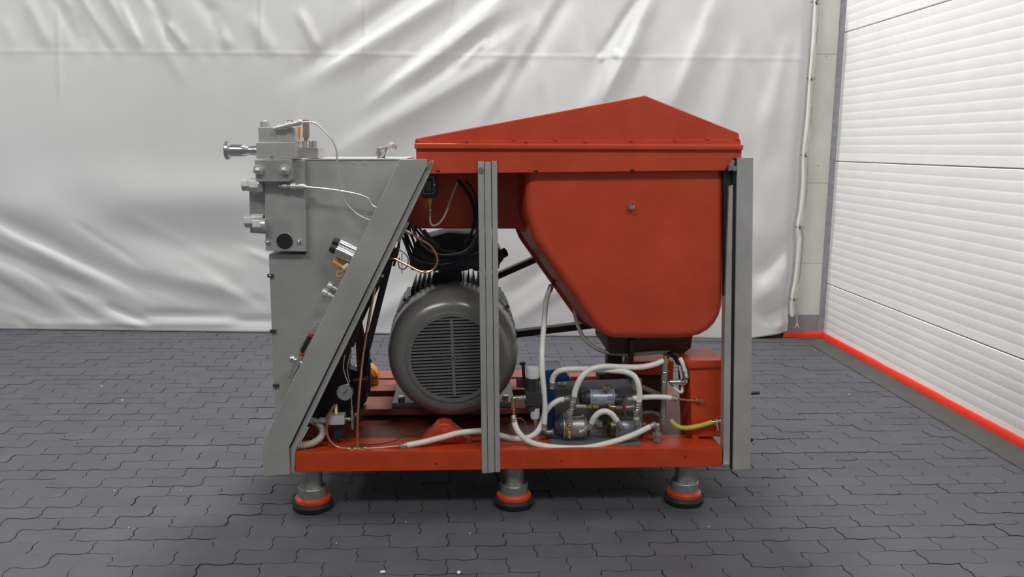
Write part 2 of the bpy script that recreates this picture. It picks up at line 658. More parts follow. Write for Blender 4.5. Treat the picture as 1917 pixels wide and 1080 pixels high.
def fold(x0, y0, x1, y1, w, a, skew=0.0, curve=0.0):
    """ridge (a > 0) or valley (a < 0) of half-width w along a line over the cloth, a in metres"""
    global H
    dx, dy = x1 - x0, y1 - y0
    L = sqrt(dx * dx + dy * dy)
    t = ((PX - x0) * dx + (PY - y0) * dy) / (L * L)
    d = ((PX - x0) * dy - (PY - y0) * dx) / L
    d = d + curve * L * (t - 0.5) ** 2
    e = np.clip((t + 0.12) / 0.4, 0, 1) * np.clip((1.12 - t) / 0.4, 0, 1)
    e = e * e * (3 - 2 * e)
    ww = w * np.where(d > 0, 1 + skew, 1 - skew)
    H += 1.4 * a * e * np.exp(-(d / ww) ** 2)


K = 1.0
# swags falling from the upper right
for f_ in [(880, -40, 600, 140, 16, .016, .4), (840, -60, 540, 150, 20, -.012), (985, -40, 690, 200, 24, .022, .5), (930, 20, 760, 150, 12, .010),
           (1000, 40, 620, 300, 30, .016, .4), (960, 100, 700, 250, 15, .009), (910, 75, 860, 125, 7, .006), (1080, -40, 930, 180, 22, -.014),
           (1065, -40, 900, 230, 14, .012), (1230, -30, 1130, 190, 13, .014, .4), (1205, -20, 1120, 110, 9, -.008), (1195, 60, 1090, 230, 20, .012),
           (1350, -30, 1260, 200, 20, .013, .4), (1310, 60, 1240, 230, 26, .012), (1390, 60, 1330, 280, 18, .008), (1480, 60, 1420, 260, 13, .009),
           (1470, 120, 1415, 330, 16, .010), (1500, 20, 1450, 200, 26, -.010), (1160, 95, 1150, 108, 8, .006), (1120, 105, 1130, 112, 7, .005),
           # upper left, short creases running down to the right
           (135, -30, 215, 92, 9, .008, .3), (185, -30, 262, 92, 10, .008, .3), (225, 0, 268, 92, 7, .006), (45, -10, 95, 90, 12, .008),
           (310, 40, 352, 95, 8, .008, .4), (318, 45, 325, 75, 4, .004), (400, 20, 432, 92, 10, .007), (360, -20, 420, 60, 14, -.006),
           (270, -30, 330, 90, 13, -.008), (95, -20, 150, 90, 11, -.006), (470, 30, 520, 110, 14, .006), (560, 20, 600, 100, 10, .007),
           # creases that hang straight down
           (107, -20, 113, 200, 5, .004), (490, -30, 490, 100, 3.5, .004), (683, -30, 684, 130, 3.5, .004), (908, 78, 909, 128, 3.0, .004),
           # lower left, long folds running to the right and down
           (-60, 382, 290, 558, 17, -.019, .35), (-60, 412, 300, 570, 19, .012), (20, 380, 420, 560, 40, .012), (-60, 450, 200, 556, 16, -.014),
           (-60, 480, 180, 570, 18, .010), (-40, 500, 115, 606, 15, -.010), (60, 510, 190, 608, 11, -.008), (195, 570, 285, 610, 8, -.010),
           (200, 590, 290, 618, 10, .008), (250, 520, 440, 580, 16, -.010), (330, 515, 500, 562, 14, .010), (420, 530, 500, 570, 12, -.008),
           (265, 588, 445, 592, 9, -.010), (430, 602, 520, 601, 9, -.010), (-30, 395, 140, 384, 40, .010), (150, 392, 520, 376, 46, .020),
           (160, 430, 520, 445, 55, -.016), (0, 345, 480, 340, 40, .006), (60, 606, 520, 607, 8, .006),
           # between the machine's parts and right of it
           (940, 560, 1060, 470, 16, -.010), (945, 610, 1110, 500, 15, .010), (690, 600, 780, 540, 18, .010), (1000, 590, 1120, 520, 12, -.008),
           (1415, 525, 1490, 440, 16, -.014), (1405, 575, 1485, 490, 20, .014), (1425, 600, 1490, 570, 12, -.010), (1415, 545, 1480, 545, 20, .006),
           (1440, 300, 1420, 480, 26, .010), (1400, 260, 1410, 420, 22, -.006), (1450, 615, 1490, 600, 8, .007), (1488, 320, 1478, 470, 10, -.006)]:
    fold(*f_)
# fine random continuation of the two families and beyond the frame
rf = random.Random(11)
for k in range(46):
    x = rf.uniform(430, 1500)
    y = rf.uniform(-200, 60)
    L = rf.uniform(70, 210)
    fan = 0.50 + 0.42 * (x - 430) / 1070           # steeper further right
    ang = pi * fan * 0.52 + 0.45
    fold(x, y, x - L * cos(ang), y + L * sin(ang), rf.uniform(6, 15), rf.choice((-1, 1)) * rf.uniform(.002, .005))
for k in range(36):
    x = rf.uniform(-900, 420)
    y = rf.uniform(-160, 50)
    L = rf.uniform(50, 130)
    ang = rf.uniform(0.9, 1.25)
    fold(x, y, x + L * cos(ang), y + L * sin(ang), rf.uniform(6, 13), rf.choice((-1, 1)) * rf.uniform(.002, .005))
for k in range(40):
    x = rf.uniform(-900, 480)
    y = rf.uniform(400, 600)
    L = rf.uniform(60, 170)
    ang = rf.uniform(0.25, 0.6)
    fold(x, y, x + L * cos(ang), y + L * sin(ang), rf.uniform(6, 14), rf.choice((-1, 1)) * rf.uniform(.002, .004))
# welded cross seam
sy = 95 + 0.010 * PX
H += 0.0022 * np.exp(-((PY - sy) / 3.0) ** 2) + 0.004 * np.exp(-((PY - sy) / 14) ** 2) * np.sin(PX / 9.0 + 2 * np.sin(PX / 31.0)) * 0.5
H += 0.02 * np.sin(X * 1.3 + 0.5) * np.sin(Z * 1.6 + 0.3)
H *= np.clip(Z / 0.05, 0.35, 1)
H += 0.03 * np.clip((1.0 - np.abs(X - 2.15) / 0.5), 0, 1) * np.clip(1 - Z / 0.5, 0, 1)
dE = np.array([[edge_x(Z[j, NU // 2])] for j in range(NV)]) - X
H -= 0.045 * np.exp(-((dE - 0.03) / 0.045) ** 2)
H = np.maximum(H, -0.07)
Ysurf = Ymid - H
verts = np.stack([X, Ysurf, Z], -1).reshape(-1, 3)
verts2 = verts + np.array([0, 0.003, 0])
faces = []
nv = NU * NV
for j in range(NV - 1):
    for i in range(NU - 1):
        a = j * NU + i
        faces.append((a, a + 1, a + NU + 1, a + NU))
        faces.append((nv + a, nv + a + NU, nv + a + NU + 1, nv + a + 1))
rim = [i for i in range(NU)] + [j * NU + NU - 1 for j in range(1, NV)] + [(NV - 1) * NU + i for i in range(NU - 2, -1, -1)] + [j * NU for j in range(NV - 2, 0, -1)]
for a, bq in zip(rim, rim[1:] + rim[:1]):
    faces.append((a, nv + a, nv + bq, bq))
tl = Vector((-1.2, tarp_y(-1.2), 0.0))
tarp = empty('tarpaulin', tl, 'large creased grey-white tarpaulin hung in front of the back wall', 'tarp')
me = bpy.data.meshes.new('cloth')
me.from_pydata([tuple(v) for v in (np.concatenate([verts, verts2]) - np.array(tl))], [], faces)
me.polygons.foreach_set('use_smooth', [True] * len(me.polygons))
me.materials.append(TARP)
o = bpy.data.objects.new('cloth', me)
COL.objects.link(o)
o.parent = tarp
WLOC[o.name] = tl
# rolled hem along the right edge
mb = MB().tube([on_tarp(x - 2, y, -0.03) for x, y in EDGE], 0.013, 10)
obj('edge_hem', mb, HEM, tarp)
EY = [(1527, 4), (1519, 147), (1507, 290), (1497, 425), (1486, 560)]
for x, y in EY:
    c = on_tarp(x + 3, y, -0.046)
    mb = MB().ring(c, (0.3, -1, 0), 0.013, 0.0055, 16, 6)
    mb.ball(c + Vector((-0.038, 0.012, 0.002)), 0.006, 8)
    obj('eyelet', mb, EYELET, tarp)
# the lacing rope is a thing of its own
rp = [(1534, -40, -.03), (1533, 4, -.055), (1530, 70, -.03), (1523, 147, -.055), (1519, 220, -.03), (1512, 290, -.055), (1511, 350, -.03), (1506, 395, -.035),
      (1501, 425, -.055), (1503, 450, -.03), (1497, 520, -.03), (1490, 560, -.055), (1491, 578, -.05), (1492, 596, -.045), (1493, 606, -.045)]
rope = obj('lacing_rope', MB().tube([on_tarp(x, y, o_) for x, y, o_ in rp], 0.0065, 8), ROPE)
tag(rope, 'beige rope laced through the eyelets of the tarp edge, frayed at its end', 'rope')
mb = MB()
for k in range(9):
    a = on_tarp(1492.5 + rf.uniform(-1, 1), 604, -0.045)
    e = on_tarp(1493 + rf.uniform(-5, 4), 612 + rf.uniform(-2, 2), -0.045 + rf.uniform(-.01, .01))
    mb.tube([a, a.lerp(e, .5) + Vector((rf.uniform(-.006, .006), 0, 0)), e], 0.003, 5, 4)
fr = obj('frayed_end', mb, ROPE, rope)

# ================================================================== MACHINE
MACH = empty('homogenizer', (0.2, 0.55, 0), 'open red-painted and stainless steel homogenizer machine standing on round feet', 'machine')


def part(name, mb, m, bev=0.0, parent=None, seg=2, label=None):
    o = obj(name, mb, m, parent or MACH, bev, seg)
    if label:
        o['label'] = label
    return o


# ---- base tray
zB0, zB1 = 0.187, 0.272
xb0, xb1 = at(552, 870).x, at(1352, 860).x
mb = MB()
mb.box((xb0, 0.0, zB0), (xb1, 0.025, zB1))
mb.box((xb0 + .0005, 0.012, zB1 - 0.012), (xb1 - .0005, 0.17, zB1 - .0005))
mb.box((xb0, 1.155, zB0), (xb1, 1.18, zB1 + 0.02))
mb.box((xb0 + .001, 0.03, zB0 + .001), (xb0 + 0.02, 1.15, zB1 - 0.014))
mb.box((xb1 - 0.02, 0.03, zB0 + .001), (xb1 - .001, 1.15, zB1 - 0.014))
base = part('base_frame', mb, ORANGE, 0.005)
part('deck_plate', MB().box((xb0 + .004, 0.165, zB1 - 0.010), (xb1 - .004, 1.175, zB1 - 0.001)), DECK, 0, base, label='dark red deck')  # deck behind the front lip, in a darker red than the frame
for x, y in ((817, 868), (1051, 862), (1283, 855)):
    c = at(x, y)
    part('drain_hole', MB().cyl(c + Vector((0, -0.0015, 0)), c + Vector((0, 0.004, 0)), 0.0035, None, 10), BLACKM, 0, base)
mb = MB()
p0, p1 = at(690, 765, .42), at(792, 800, .42)
# ---- levelling feet
def foot(xp, yb):
    c = ground(xp, yb)
    c = Vector((c.x, 0.085, 0))
    z = Vector((0, 0, 1))
    f0 = part('levelling_foot', MB().lathe(c, z, [(0, .068), (.004, .083), (.022, .086), (.036, .078), (.036, .03)], 28), RUBBER, label='black rubber pad at the bottom')
    tag(part('red_plate', MB().lathe(c + z * .036, z, [(0, .074), (.012, .073), (.022, .062), (.024, .03)], 28), ORANGE, 0, f0), 'red painted plate')
    tag(part('steel_collar', MB().lathe(c + z * .054, z, [(0, .058), (.002, .060), (.040, .060), (.043, .057), (.043, .04)], 28), DULL, 0, f0), 'bare steel collar')
    part('steel_post', MB().cyl(c + z * .09, (c.x, c.y, zB0 + .002), .041, None, 24), DULL, 0, f0)
    return f0


for a_ in ((580, 965), (964, 958), (1290, 955)):
    foot(*a_)

# ---- hood, rim and skirt
HY0, HY1 = 0.02, 1.10
hood = part('hood', MB().face([(777, 259), (1207, 178), (1384, 249), (1386, 266), (777, 266)], HY0, HY1), RED, 0.007, label='red peaked sheet metal hood')
part('hood_flange', MB().face([(777, 263.5), (1386, 261), (1387, 272), (776, 270)], HY0 - .008, HY0 + .01), RED, 0.0015, hood)
part('hood_rim', MB().face([(776, 268), (1393, 271), (1392, 281), (775, 278.5)], -0.008, HY1 + .04), RED, 0.005, hood)
skirt = part('skirt', MB().face([(779, 272), (1389, 274), (1388, 296), (1371, 297), (1362, 312), (1358, 319), (806, 325), (779, 300)], HY0 - .014, HY0 + .002), RED, 0.002, label='red apron with bolt slots under the hood')
for sx in (779, 1384):
    a = at(sx, 300, HY0)
    part('skirt_side', MB().box((a.x, HY0 + .004, at(sx, 322, HY0).z), (a.x + .008 * (1 if sx < 1000 else -1) * 1, HY1, at(sx, 280, HY0).z)), RED, 0, skirt)
for x, y in ((820, 320), (1003, 320), (1184, 318.5)):
    c = at(x, y, HY0 - .014)
    part('slot', MB().box(c + Vector((-.009, -.0012, -.0045)), c + Vector((.009, .004, .004))), BLACKM, 0.002, skirt)
for x, y in ((873, 264), (962, 260.5), (985, 265), (1040, 260.5), (1096, 264.5), (1181, 262.5), (1264, 262.5), (1325, 259.5), (1380, 260), (781, 262.5)):
    c = at(x, y, HY0 - .006)
    part('hood_bolt', MB().cyl(c + Vector((0, -.008, 0)), c + Vector((0, .006, 0)), .0055, None, 8), RED, 0.001, hood)

# ---- frame posts
def slant(t, off):
    """point across the slanted post: t from its top to its foot, off to the right in pixels"""
    return (748 + (490 - 748) * t + off, 298 + (834 - 298) * t)


sp = part('slanted_post', MB().face([(748, 298), (800, 298), (800, 309), (541, 837), (543, 888), (494, 892), (490, 834)], -0.012, 0.02), STEEL, 0.003, label='wide stainless slanted corner post of the left end')
part('post_flange', MB().face([(805, 301), (813, 300), (806, 322), (553, 843), (551, 884), (545, 886), (543.5, 839), (796, 320)], 0.004, 0.06), STEEL, 0.001, sp)
part('dark_gap_strip', MB().face([(799.5, 309), (806, 307), (545, 842), (545, 887), (541.5, 888), (541, 838)], 0.006, 0.03), RUBBER, 0, sp)  # dark recessed gap beside the sheet, drawn as a black strip
part('post_side', MB().face([(748, 298), (752, 298), (494, 836), (497, 892), (494, 892), (490, 834)], 0.018, 0.10), STEEL, 0.0, sp)
part('corner_clip', MB().face([(799, 304), (808, 302), (803, 314), (795, 315)], -0.008, 0.02), DULL, 0.001, sp)
part('side_tab', MB().face([(757, 413), (767, 417), (754, 443), (748, 453), (740, 451)], 0.03, 0.045), DULL, 0.001, sp)
for x, y in ((748, 437), (711, 508), (716, 516)):
    c = at(x, y, 0.03)
    part('tab_screw', MB().cyl(c + Vector((0, -.008, 0)), c, .0055, None, 10), BLACKM if y < 450 else CHROME, 0, sp)

mp = part('middle_post', MB().face([(907, 303), (919, 303), (926, 884), (914, 886)], -0.010, 0.05), STEEL, 0.0015, label='upright stainless post before the motor')
part('post_strip', MB().face([(894.5, 302), (906, 302), (913, 886), (902.5, 886)], -0.006, 0.05), STEEL, 0.001, mp)
part('post_strip', MB().face([(920.3, 301), (930.5, 301), (936.5, 883), (927.2, 884)], -0.004, 0.05), STEEL, 0.001, mp)
part('corner_clip', MB().rect(896, 313, 905, 323, -0.013, 0.0), DULL, 0.001, mp)
part('cut_top', MB().face([(893.5, 300.5), (931, 299.5), (931, 302.5), (893.5, 303)], -0.003, 0.045), ORANGE, 0, mp, label='top edge with red paint')

rp_ = part('right_post', MB().face([(1380, 296), (1410.5, 295), (1405, 878), (1372, 880)], -0.004, 0.02), STEEL, 0.0015, label='wide stainless upright post at the right end')
part('post_flange', MB().face([(1365, 350), (1372, 346), (1366, 876), (1354, 876), (1357, 600)], 0.004, 0.05), STEEL, 0.001, rp_)
part('dark_gap_strip', MB().face([(1373, 300), (1381, 299), (1373, 880), (1366, 876)], 0.006, 0.02), RUBBER, 0, rp_)  # dark line of the gap at the post, drawn as a black strip
part('corner_clip', MB().face([(1365, 308), (1372, 298), (1375, 300), (1374, 318), (1364, 320)], -0.006, 0.02), DULL, 0.001, rp_)
part('corner_clip', MB().rect(1371, 311, 1379, 320, -0.010, 0.0), DULL, 0.001, rp_)
part('dark_gap_fill', MB().face([(1355, 318), (1378, 318), (1376, 352), (1366, 352), (1362, 590), (1356, 590)], 0.022, 0.05), RUBBER, 0, rp_)  # black filler put in as the dark gap between guard and post
part('foot_clip', MB().rect(1352, 869, 1366, 874, -0.010, 0.02), CHROME, 0.001, rp_)

# ---- belt guard (tank shaped housing): filleted front, deep sides
def rounded(poly, radii, n=7):
    out = []
    m = len(poly)
    for i in range(m):
        p = Vector(poly[i]).to_2d()
        a = (Vector(poly[i - 1]).to_2d() - p)
        c = (Vector(poly[(i + 1) % m]).to_2d() - p)
        r = radii[i]
        if r <= 0:
            out.append(p)
            continue
        ang = a.angle(c)
        d = min(r / tan(ang / 2), a.length * .48, c.length * .48)
        s, e = p + a.normalized() * d, p + c.normalized() * d
        for k in range(n + 1):
            t = k / n
            out.append(s * (1 - t) ** 2 + p * 2 * t * (1 - t) + e * t * t)
    return out


def inset(poly, d):
    m = len(poly)
    area = sum(poly[i].x * poly[(i + 1) % m].y - poly[(i + 1) % m].x * poly[i].y for i in range(m))
    s = 1 if area > 0 else -1
    out = []
    for i in range(m):
        p0, p1, p2 = poly[i - 1], poly[i], poly[(i + 1) % m]
        e1, e2 = (p1 - p0).normalized(), (p2 - p1).normalized()
        n1, n2 = Vector((-e1.y, e1.x)) * s, Vector((-e2.y, e2.x)) * s
        q = n1 + n2
        q = q / max(0.35, q.dot(n1)) if q.length > 1e-6 else n1
        out.append(p1 + q * d)
    return out


def filleted(mb, poly2, Y0, Y1, fr, n=6, draft=0.0):
    """poly2 in (x, z); the front edge at Y0 is rounded with radius fr"""
    rings = []
    for k in range(n + 1):
        w = pi / 2 * k / n
        ins = fr * (1 - sin(w))
        rings.append(([p for p in inset(poly2, ins)] if ins > 1e-6 else poly2, Y0 + fr * (1 - cos(w))))
    rings.append((inset(poly2, -draft) if draft else poly2, Y1))
    vs, fs = [], []
    m = len(poly2)
    for pl, y in rings:
        vs += [Vector((p.x, y, p.y)) for p in pl]
    for k in range(len(rings) - 1):
        for i in range(m):
            j = (i + 1) % m
            fs.append((k * m + i, k * m + j, (k + 1) * m + j, (k + 1) * m + i))
    fs.append(tuple(range(m - 1, -1, -1)))
    fs.append(tuple(range((len(rings) - 1) * m, len(rings) * m)))
    mb.add(vs, fs)


GY = 0.04
gp = [(p.x, p.z) for p in pts([(990, 290), (1354, 290), (1351, 630), (1132, 630), (1006, 450), (990, 400)], GY)]
gp = rounded(gp, [.07, .07, .17, .12, .09, .20])
mb = MB()
gp = inset(gp, -0.012)
filleted(mb, gp, GY, 0.46, 0.036, 7, 0.034)
guard = part('belt_guard', mb, RED, label='red tank shaped belt guard housing')
# wavy weld flange behind it
gq = inset(gp, -0.044)
mb = MB()
vs2 = []
for i, p in enumerate(gq):
    vs2.append(Vector((p.x + rf.uniform(-.0015, .0015), 0.43, p.y + rf.uniform(-.0015, .0015))))
mb.prism(vs2, (0, .05, 0))
part('weld_flange', mb, RED, 0, guard)
# left lobe reaching over the motor
part('guard_arm', MB().face([(745, 318), (1070, 318), (1070, 530), (1008, 470), (1000, 458), (994, 449), (986, 439), (977, 432), (966, 428.5), (745, 428)], .26, .60), RED, 0.012, guard, 3)
c = at(1181, 387, GY)
kb = MB().lathe(c, (0, -1, 0), [(0, .013), (.012, .013), (.020, .0125), (.024, .009), (.026, .001)], 18)
part('guard_bolt', kb, CHROME, 0, guard, label='round bright bolt head')
# mount under the guard
mnt = part('gear_mount', MB().face([(1138, 625), (1298, 625), (1294, 652), (1280, 662), (1140, 662)], .22, .60), DARKRED, 0.006, label='dark mount under the belt guard')
part('mount_rib', MB().rect(1176, 636, 1188, 712, .20, .30), DARKRED, 0.003, mnt)
part('mount_leg', MB().rect(1136, 655, 1166, 722, .45, .52), DARKRED, 0.004, mnt)
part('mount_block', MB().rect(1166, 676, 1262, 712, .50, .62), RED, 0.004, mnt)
part('mount_foot', MB().box((at(1136, 700, .3).x, .50, zB1), (at(1262, 700, .3).x, .60, at(1200, 700, .5).z)), DARKRED, 0.004, mnt)

# ---- oil tank at the right
mb = MB()
TYF = 0.10
mb.face([(1290, 684), (1356, 682), (1356, 818), (1308, 818), (1308, 829), (1296, 829)], TYF, .30)
mb.face([(1285, 676), (1357, 674), (1357, 688), (1289, 690)], TYF - .012, .31)
tank = part('oil_tank', mb, ORANGE, 0.005, label='red oil tank box with raised lid edge')
part('tank_flange', MB().face([(1285, 669), (1357, 667), (1357, 678), (1285, 679)], TYF + .19, .30), ORANGE, 0.002, tank)
for x, y, Y in ((1302, 749, TYF), ):
    c = at(x, y, TYF - .006)
    d = Vector((1, 0, -.03))
    mb = MB().hexa(c + d * -.002, c + d * .012, .0095).cyl(c + d * .012, c + d * .028, .008)
    mb.cyl(c + d * .022 + Vector((0, -.012, .002)), c + d * .022 + Vector((0, .02, 0)), .010, None, 12)
    part('brass_elbow', mb, BRASS, 0, tank)
    part('red_cap', MB().cyl(c + d * .022 + Vector((0, 0, .008)), c + d * .022 + Vector((0, 0, .014)), .008), REDPL, 0, tank)

# ---- electric motor
cM = at(848, 670, .10)
ax = Vector((0, 1, 0))
rG = px(84, .10)
rO = px(122, .22)
bodyp = cM + Vector((0, .30, 0))
mb = MB().lathe(bodyp, ax, [(0, rO * .80), (.02, rO * .86), (.58, rO * .86), (.62, rO * .72), (.68, rO * .3)], 40)
motor = part('electric_motor', mb, MOTOR, label='dark grey finned electric motor')
mb = MB()
prof = [(.006, rG * .985), (.0, rG * 1.0), (.001, rG * 1.03), (.006, rG * 1.055)]
for k in range(1, 11):
    w = pi / 2 * k / 10
    prof.append((.006 + .13 * (1 - cos(w)) ** 1.15, rG * 1.055 + (rO - rG * 1.055) * sin(w) ** 1.05))
prof += [(.26, rO), (.30, rO * .995), (.30, rO * .97)]
mb.lathe(cM, ax, prof, 72, cap=False)
fc = part('fan_cover', mb, MOTOR, 0, motor, label='glossy domed fan cover')
part('cover_inside', MB().lathe(cM + ax * .045, ax, [(0, rG * 1.04), (.004, rG * 1.04)], 40), BLACKM, 0, motor)
part('fan_hub', MB().lathe(cM + ax * .018, ax, [(0, .028), (.01, .045), (.028, .048)], 24), MOTOR, 0, motor)
mb = MB()
nn = 72
for k in range(nn):
    w0, w1 = 2 * pi * k / nn, 2 * pi * (k + 1) / nn
    ra, rb = rG * .94, rG * 1.0
    q = []
    for yy in (.001, .008):
        for r_, w_ in ((ra, w0), (rb, w0), (rb, w1), (ra, w1)):
            q.append(cM + Vector((r_ * cos(w_), yy, r_ * sin(w_))))
    mb.add(q, [(0, 1, 2, 3), (7, 6, 5, 4), (0, 3, 7, 4), (1, 5, 6, 2)])
part('grille_ring', mb, MOTOR, 0, motor)
part('highlight_bead', MB().ring(cM + ax * .004, ax, rG * 1.03, .0032, 64, 8), MOTOR, 0, motor)  # bead added to give the disc edge its highlight
tl_ = radians(-2.2)
ex, ez = Vector((cos(tl_), 0, -sin(tl_))), Vector((sin(tl_), 0, cos(tl_)))
ns = 25
H_ = rG * .885
for k in range(ns):
    z = -H_ + (k + .0) * 2 * H_ / (ns - 1)
    hw = sqrt(max(0, (rG * .955) ** 2 - z * z))
    if hw < .02:
        continue
    t_ = .0024
    mb = MB()
    q = []
    for yy, dz in ((.0015, -.0012), (.009, .0015)):
        for sx, sz in ((-1, -1), (1, -1), (1, 1), (-1, 1)):
            q.append(cM + ex * (sx * hw) + ez * (z + sz * t_ + dz) + ax * yy)
    mb.add(q, [(3, 2, 1, 0), (4, 5, 6, 7), (0, 1, 5, 4), (1, 2, 6, 5), (2, 3, 7, 6), (3, 0, 4, 7)])
    part('grille_slat', mb, MOTOR, 0, motor)
mb = MB()
q = []
for yy in (0.0, .009):
    for sx, sz in ((-1, -1), (1, -1), (1, 1), (-1, 1)):
        q.append(cM + ex * (sx * .0062) + ez * (sz * H_) + ax * yy)
mb.add(q, [(3, 2, 1, 0), (4, 5, 6, 7), (0, 1, 5, 4), (1, 2, 6, 5), (2, 3, 7, 6), (3, 0, 4, 7)])
mb.cyl(cM + Vector((.002, -.001, 0)), cM + ax * .008 + Vector((.002, 0, 0)), .011, None, 16)
part('grille_spine', mb, MOTOR, 0, motor)
c = cM + Vector((.002, -.002, 0))
part('centre_screw', MB().cyl(c, c + ax * .004, .004, None, 10), BLACKM, 0, motor)
# cooling fins: upright on top, lying flat at the sides
def fin(p0, d, t_, h):
    p0, d, t_ = Vector(p0), Vector(d), Vector(t_)
    q = p0 + d * h
    part('cooling_fin', MB().prism([p0 - t_ * .0042 + ax * .31, q - t_ * .0010 + ax * .31, q + t_ * .0010 + ax * .31, p0 + t_ * .0042 + ax * .31], ax * .50), FIN, 0, motor)


rB = rO * .80
for k in range(-9, 10):
    xo = k * .0235
    if abs(xo) > rB * .92:
        continue
    zo = sqrt(rB * rB - xo * xo)
    if abs(k) > 1:
        top = sqrt(max(0, (rO * 1.05) ** 2 - xo * xo)) + .012
        fin(cM + Vector((xo, 0, zo)), (0, 0, 1), (1, 0, 0), top - zo)
for k in range(-6, 8):
    zo = k * .0235
    xo = sqrt(rB * rB - zo * zo)
    for sx in (-1, 1):
        out = sqrt((rO * 1.03) ** 2 - zo * zo)
        fin(cM + Vector((sx * xo, 0, zo)), (sx, 0, 0), (0, 0, 1), out - xo)
# tabs fixing the fan cover
for w in (radians(142), radians(38)):
    d = Vector((cos(w), 0, sin(w)))
    t_ = Vector((-d.z, 0, d.x))
    p = cM + d * (rO * .985)
    part('cover_tab', MB().prism([p - t_ * .045 + ax * .29, p + d * .012 - t_ * .045 + ax * .29, p + d * .012 + t_ * .045 + ax * .29, p + t_ * .045 + ax * .29], ax * .03), DULL, .002, motor)
    c = p + d * .012 + ax * .29 - t_ * .02
    part('tab_bolt', MB().cyl(c - d * .004, c + d * .010, .008, None, 10), BLACKM, 0, motor)
# terminal box on its stub
mb = MB().face([(770, 506), (766, 492), (772, 470), (778, 452), (838, 436), (876, 438), (905, 441), (930, 462), (940, 470), (943, 486), (936, 494), (934, 504), (890, 508), (884, 503), (868, 508)], .40, .68)
tb = part('terminal_box', mb, BLACKM, 0.006, motor, label='black terminal box above the motor')
part('box_lid', MB().face([(790, 452), (838, 437), (902, 440), (902, 500), (786, 500)], .385, .40), BLACKM, 0.003, motor)
part('box_stub', MB().face([(824, 506), (864, 506), (866, 540), (820, 540)], .44, .64), BLACKM, 0.003, motor)
mb = MB().cyl(at(931, 480, .45), at(946, 472, .47), .022, None, 12)
part('cable_gland', mb, BLACKM, 0, motor)
part('lifting_lug', MB().face([(809, 532), (811, 514), (818, 510), (822, 516), (822, 532)], .46, .49), BLACKM, .003, motor)
# feet
for sx in (-1, 1):
    x0 = cM.x + sx * .12
    mb = MB().box((x0 - sx * .03, .42, zB1 + .05), (x0 + sx * .16, .80, zB1 + .075))
    mb.box((x0, .45, zB1 + .07), (x0 + sx * .05, .78, cM.z - .05))
    part('motor_foot', mb, MOTOR, .004, motor)
    c = Vector((x0 + sx * .12, .47, zB1 + .075))
    part('foot_bolt', MB().hexa(c, c + Vector((0, 0, .018)), .016), CHROME, 0, motor)

# ---- motor slide and rails on the base
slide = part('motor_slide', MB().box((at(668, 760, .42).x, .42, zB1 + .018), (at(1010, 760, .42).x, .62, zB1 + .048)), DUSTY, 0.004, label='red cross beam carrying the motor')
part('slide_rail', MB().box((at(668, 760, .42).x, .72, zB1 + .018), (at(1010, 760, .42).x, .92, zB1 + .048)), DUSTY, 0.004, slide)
part('slide_leg', MB().box((at(680, 760, .42).x, .44, zB1), (at(690, 760, .42).x, .90, zB1 + .02)), DARKRED, 0, slide)
part('slide_leg', MB().box((at(985, 760, .42).x, .44, zB1), (at(1000, 760, .42).x, .90, zB1 + .02)), DARKRED, 0, slide)
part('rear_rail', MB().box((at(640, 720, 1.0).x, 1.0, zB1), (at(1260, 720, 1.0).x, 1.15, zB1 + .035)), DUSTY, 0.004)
# jacking lug at the front of the base: a round eye on a sloped casting
lc = at(832, 806, .10)
out_ = [(lc.x - .10, zB1)] + [(lc.x + .040 * cos(w), lc.z + .036 * sin(w)) for w in np.linspace(2.6, 0.35, 14)] + [(lc.x + .115, zB1)]
mb = MB().prism([Vector((x, .085, z)) for x, z in out_], (0, .10, 0))
lug = part('lifting_eye', mb, ORANGE, 0.008, seg=3, label='red cast lug on the front of the base')
part('eye_boss', MB().lathe((lc.x + .004, .088, lc.z - .004), (0, -1, 0), [(0, .022), (.006, .020), (.010, .012)], 18), ORANGE, 0, lug)

# ---- drive belts running between motor and guard
def bar(p, q, wpx, Y0, Y1):
    P0, P1 = Vector(p).to_2d(), Vector(q).to_2d()
    d = (P1 - P0).normalized()
    n_ = Vector((-d.y, d.x)) * (wpx / 2)
    return MB().face([tuple(P0 + n_), tuple(P1 + n_), tuple(P1 - n_), tuple(P0 - n_)], Y0, Y1)


part('drive_belt', bar((895, 534), (1040, 470), 11, .74, .80), BLACKM, 0.004, label='upper black belt run behind the post')
part('drive_belt', bar((930, 631), (1170, 602), 12, .74, .80), BLACKM, 0.004, label='lower black belt run')
part('belt_pulley', MB().lathe(at(868, 590, .73), (0, 1, 0), [(0, .10), (.01, .115), (.07, .115), (.08, .10)], 30), BLACKM)

# ---- stainless cover of the pump end
cov = part('pump_cover', MB().face([(503, 476), (573, 476), (573, 299), (760, 298.5), (765, 310), (560, 770), (536, 836), (517, 836)], .135, .72), STEEL, 0.002, label='plain stainless side cover of the pump end')
part('bright_top_edge', MB().face([(573, 297), (760, 296.8), (760, 299.8), (573, 300)], .131, .74), NUT, 0.0005, cov)  # bright top rim of the cover, its brightness put in as paler steel
for x, y in ((506, 516), (510.5, 620), (516, 722)):
    c = at(x, y, .131)
    mb = MB().box(c + Vector((-.011, -.006, -.007)), c + Vector((.013, .004, .007)))
    cl = part('cover_clip', mb, DARKGREY, .0015, cov)
    c = at(x, y, .288)
part('clip_screw', MB().ball(at(506, 516, .124), .004, 8), CHROME, 0, cov)
for x in (663, 683):
    c = at(x, 305, .135)
    part('cover_dent', MB().dome(c, (0, -1, 0), .010, .0012), STEEL, 0, cov)

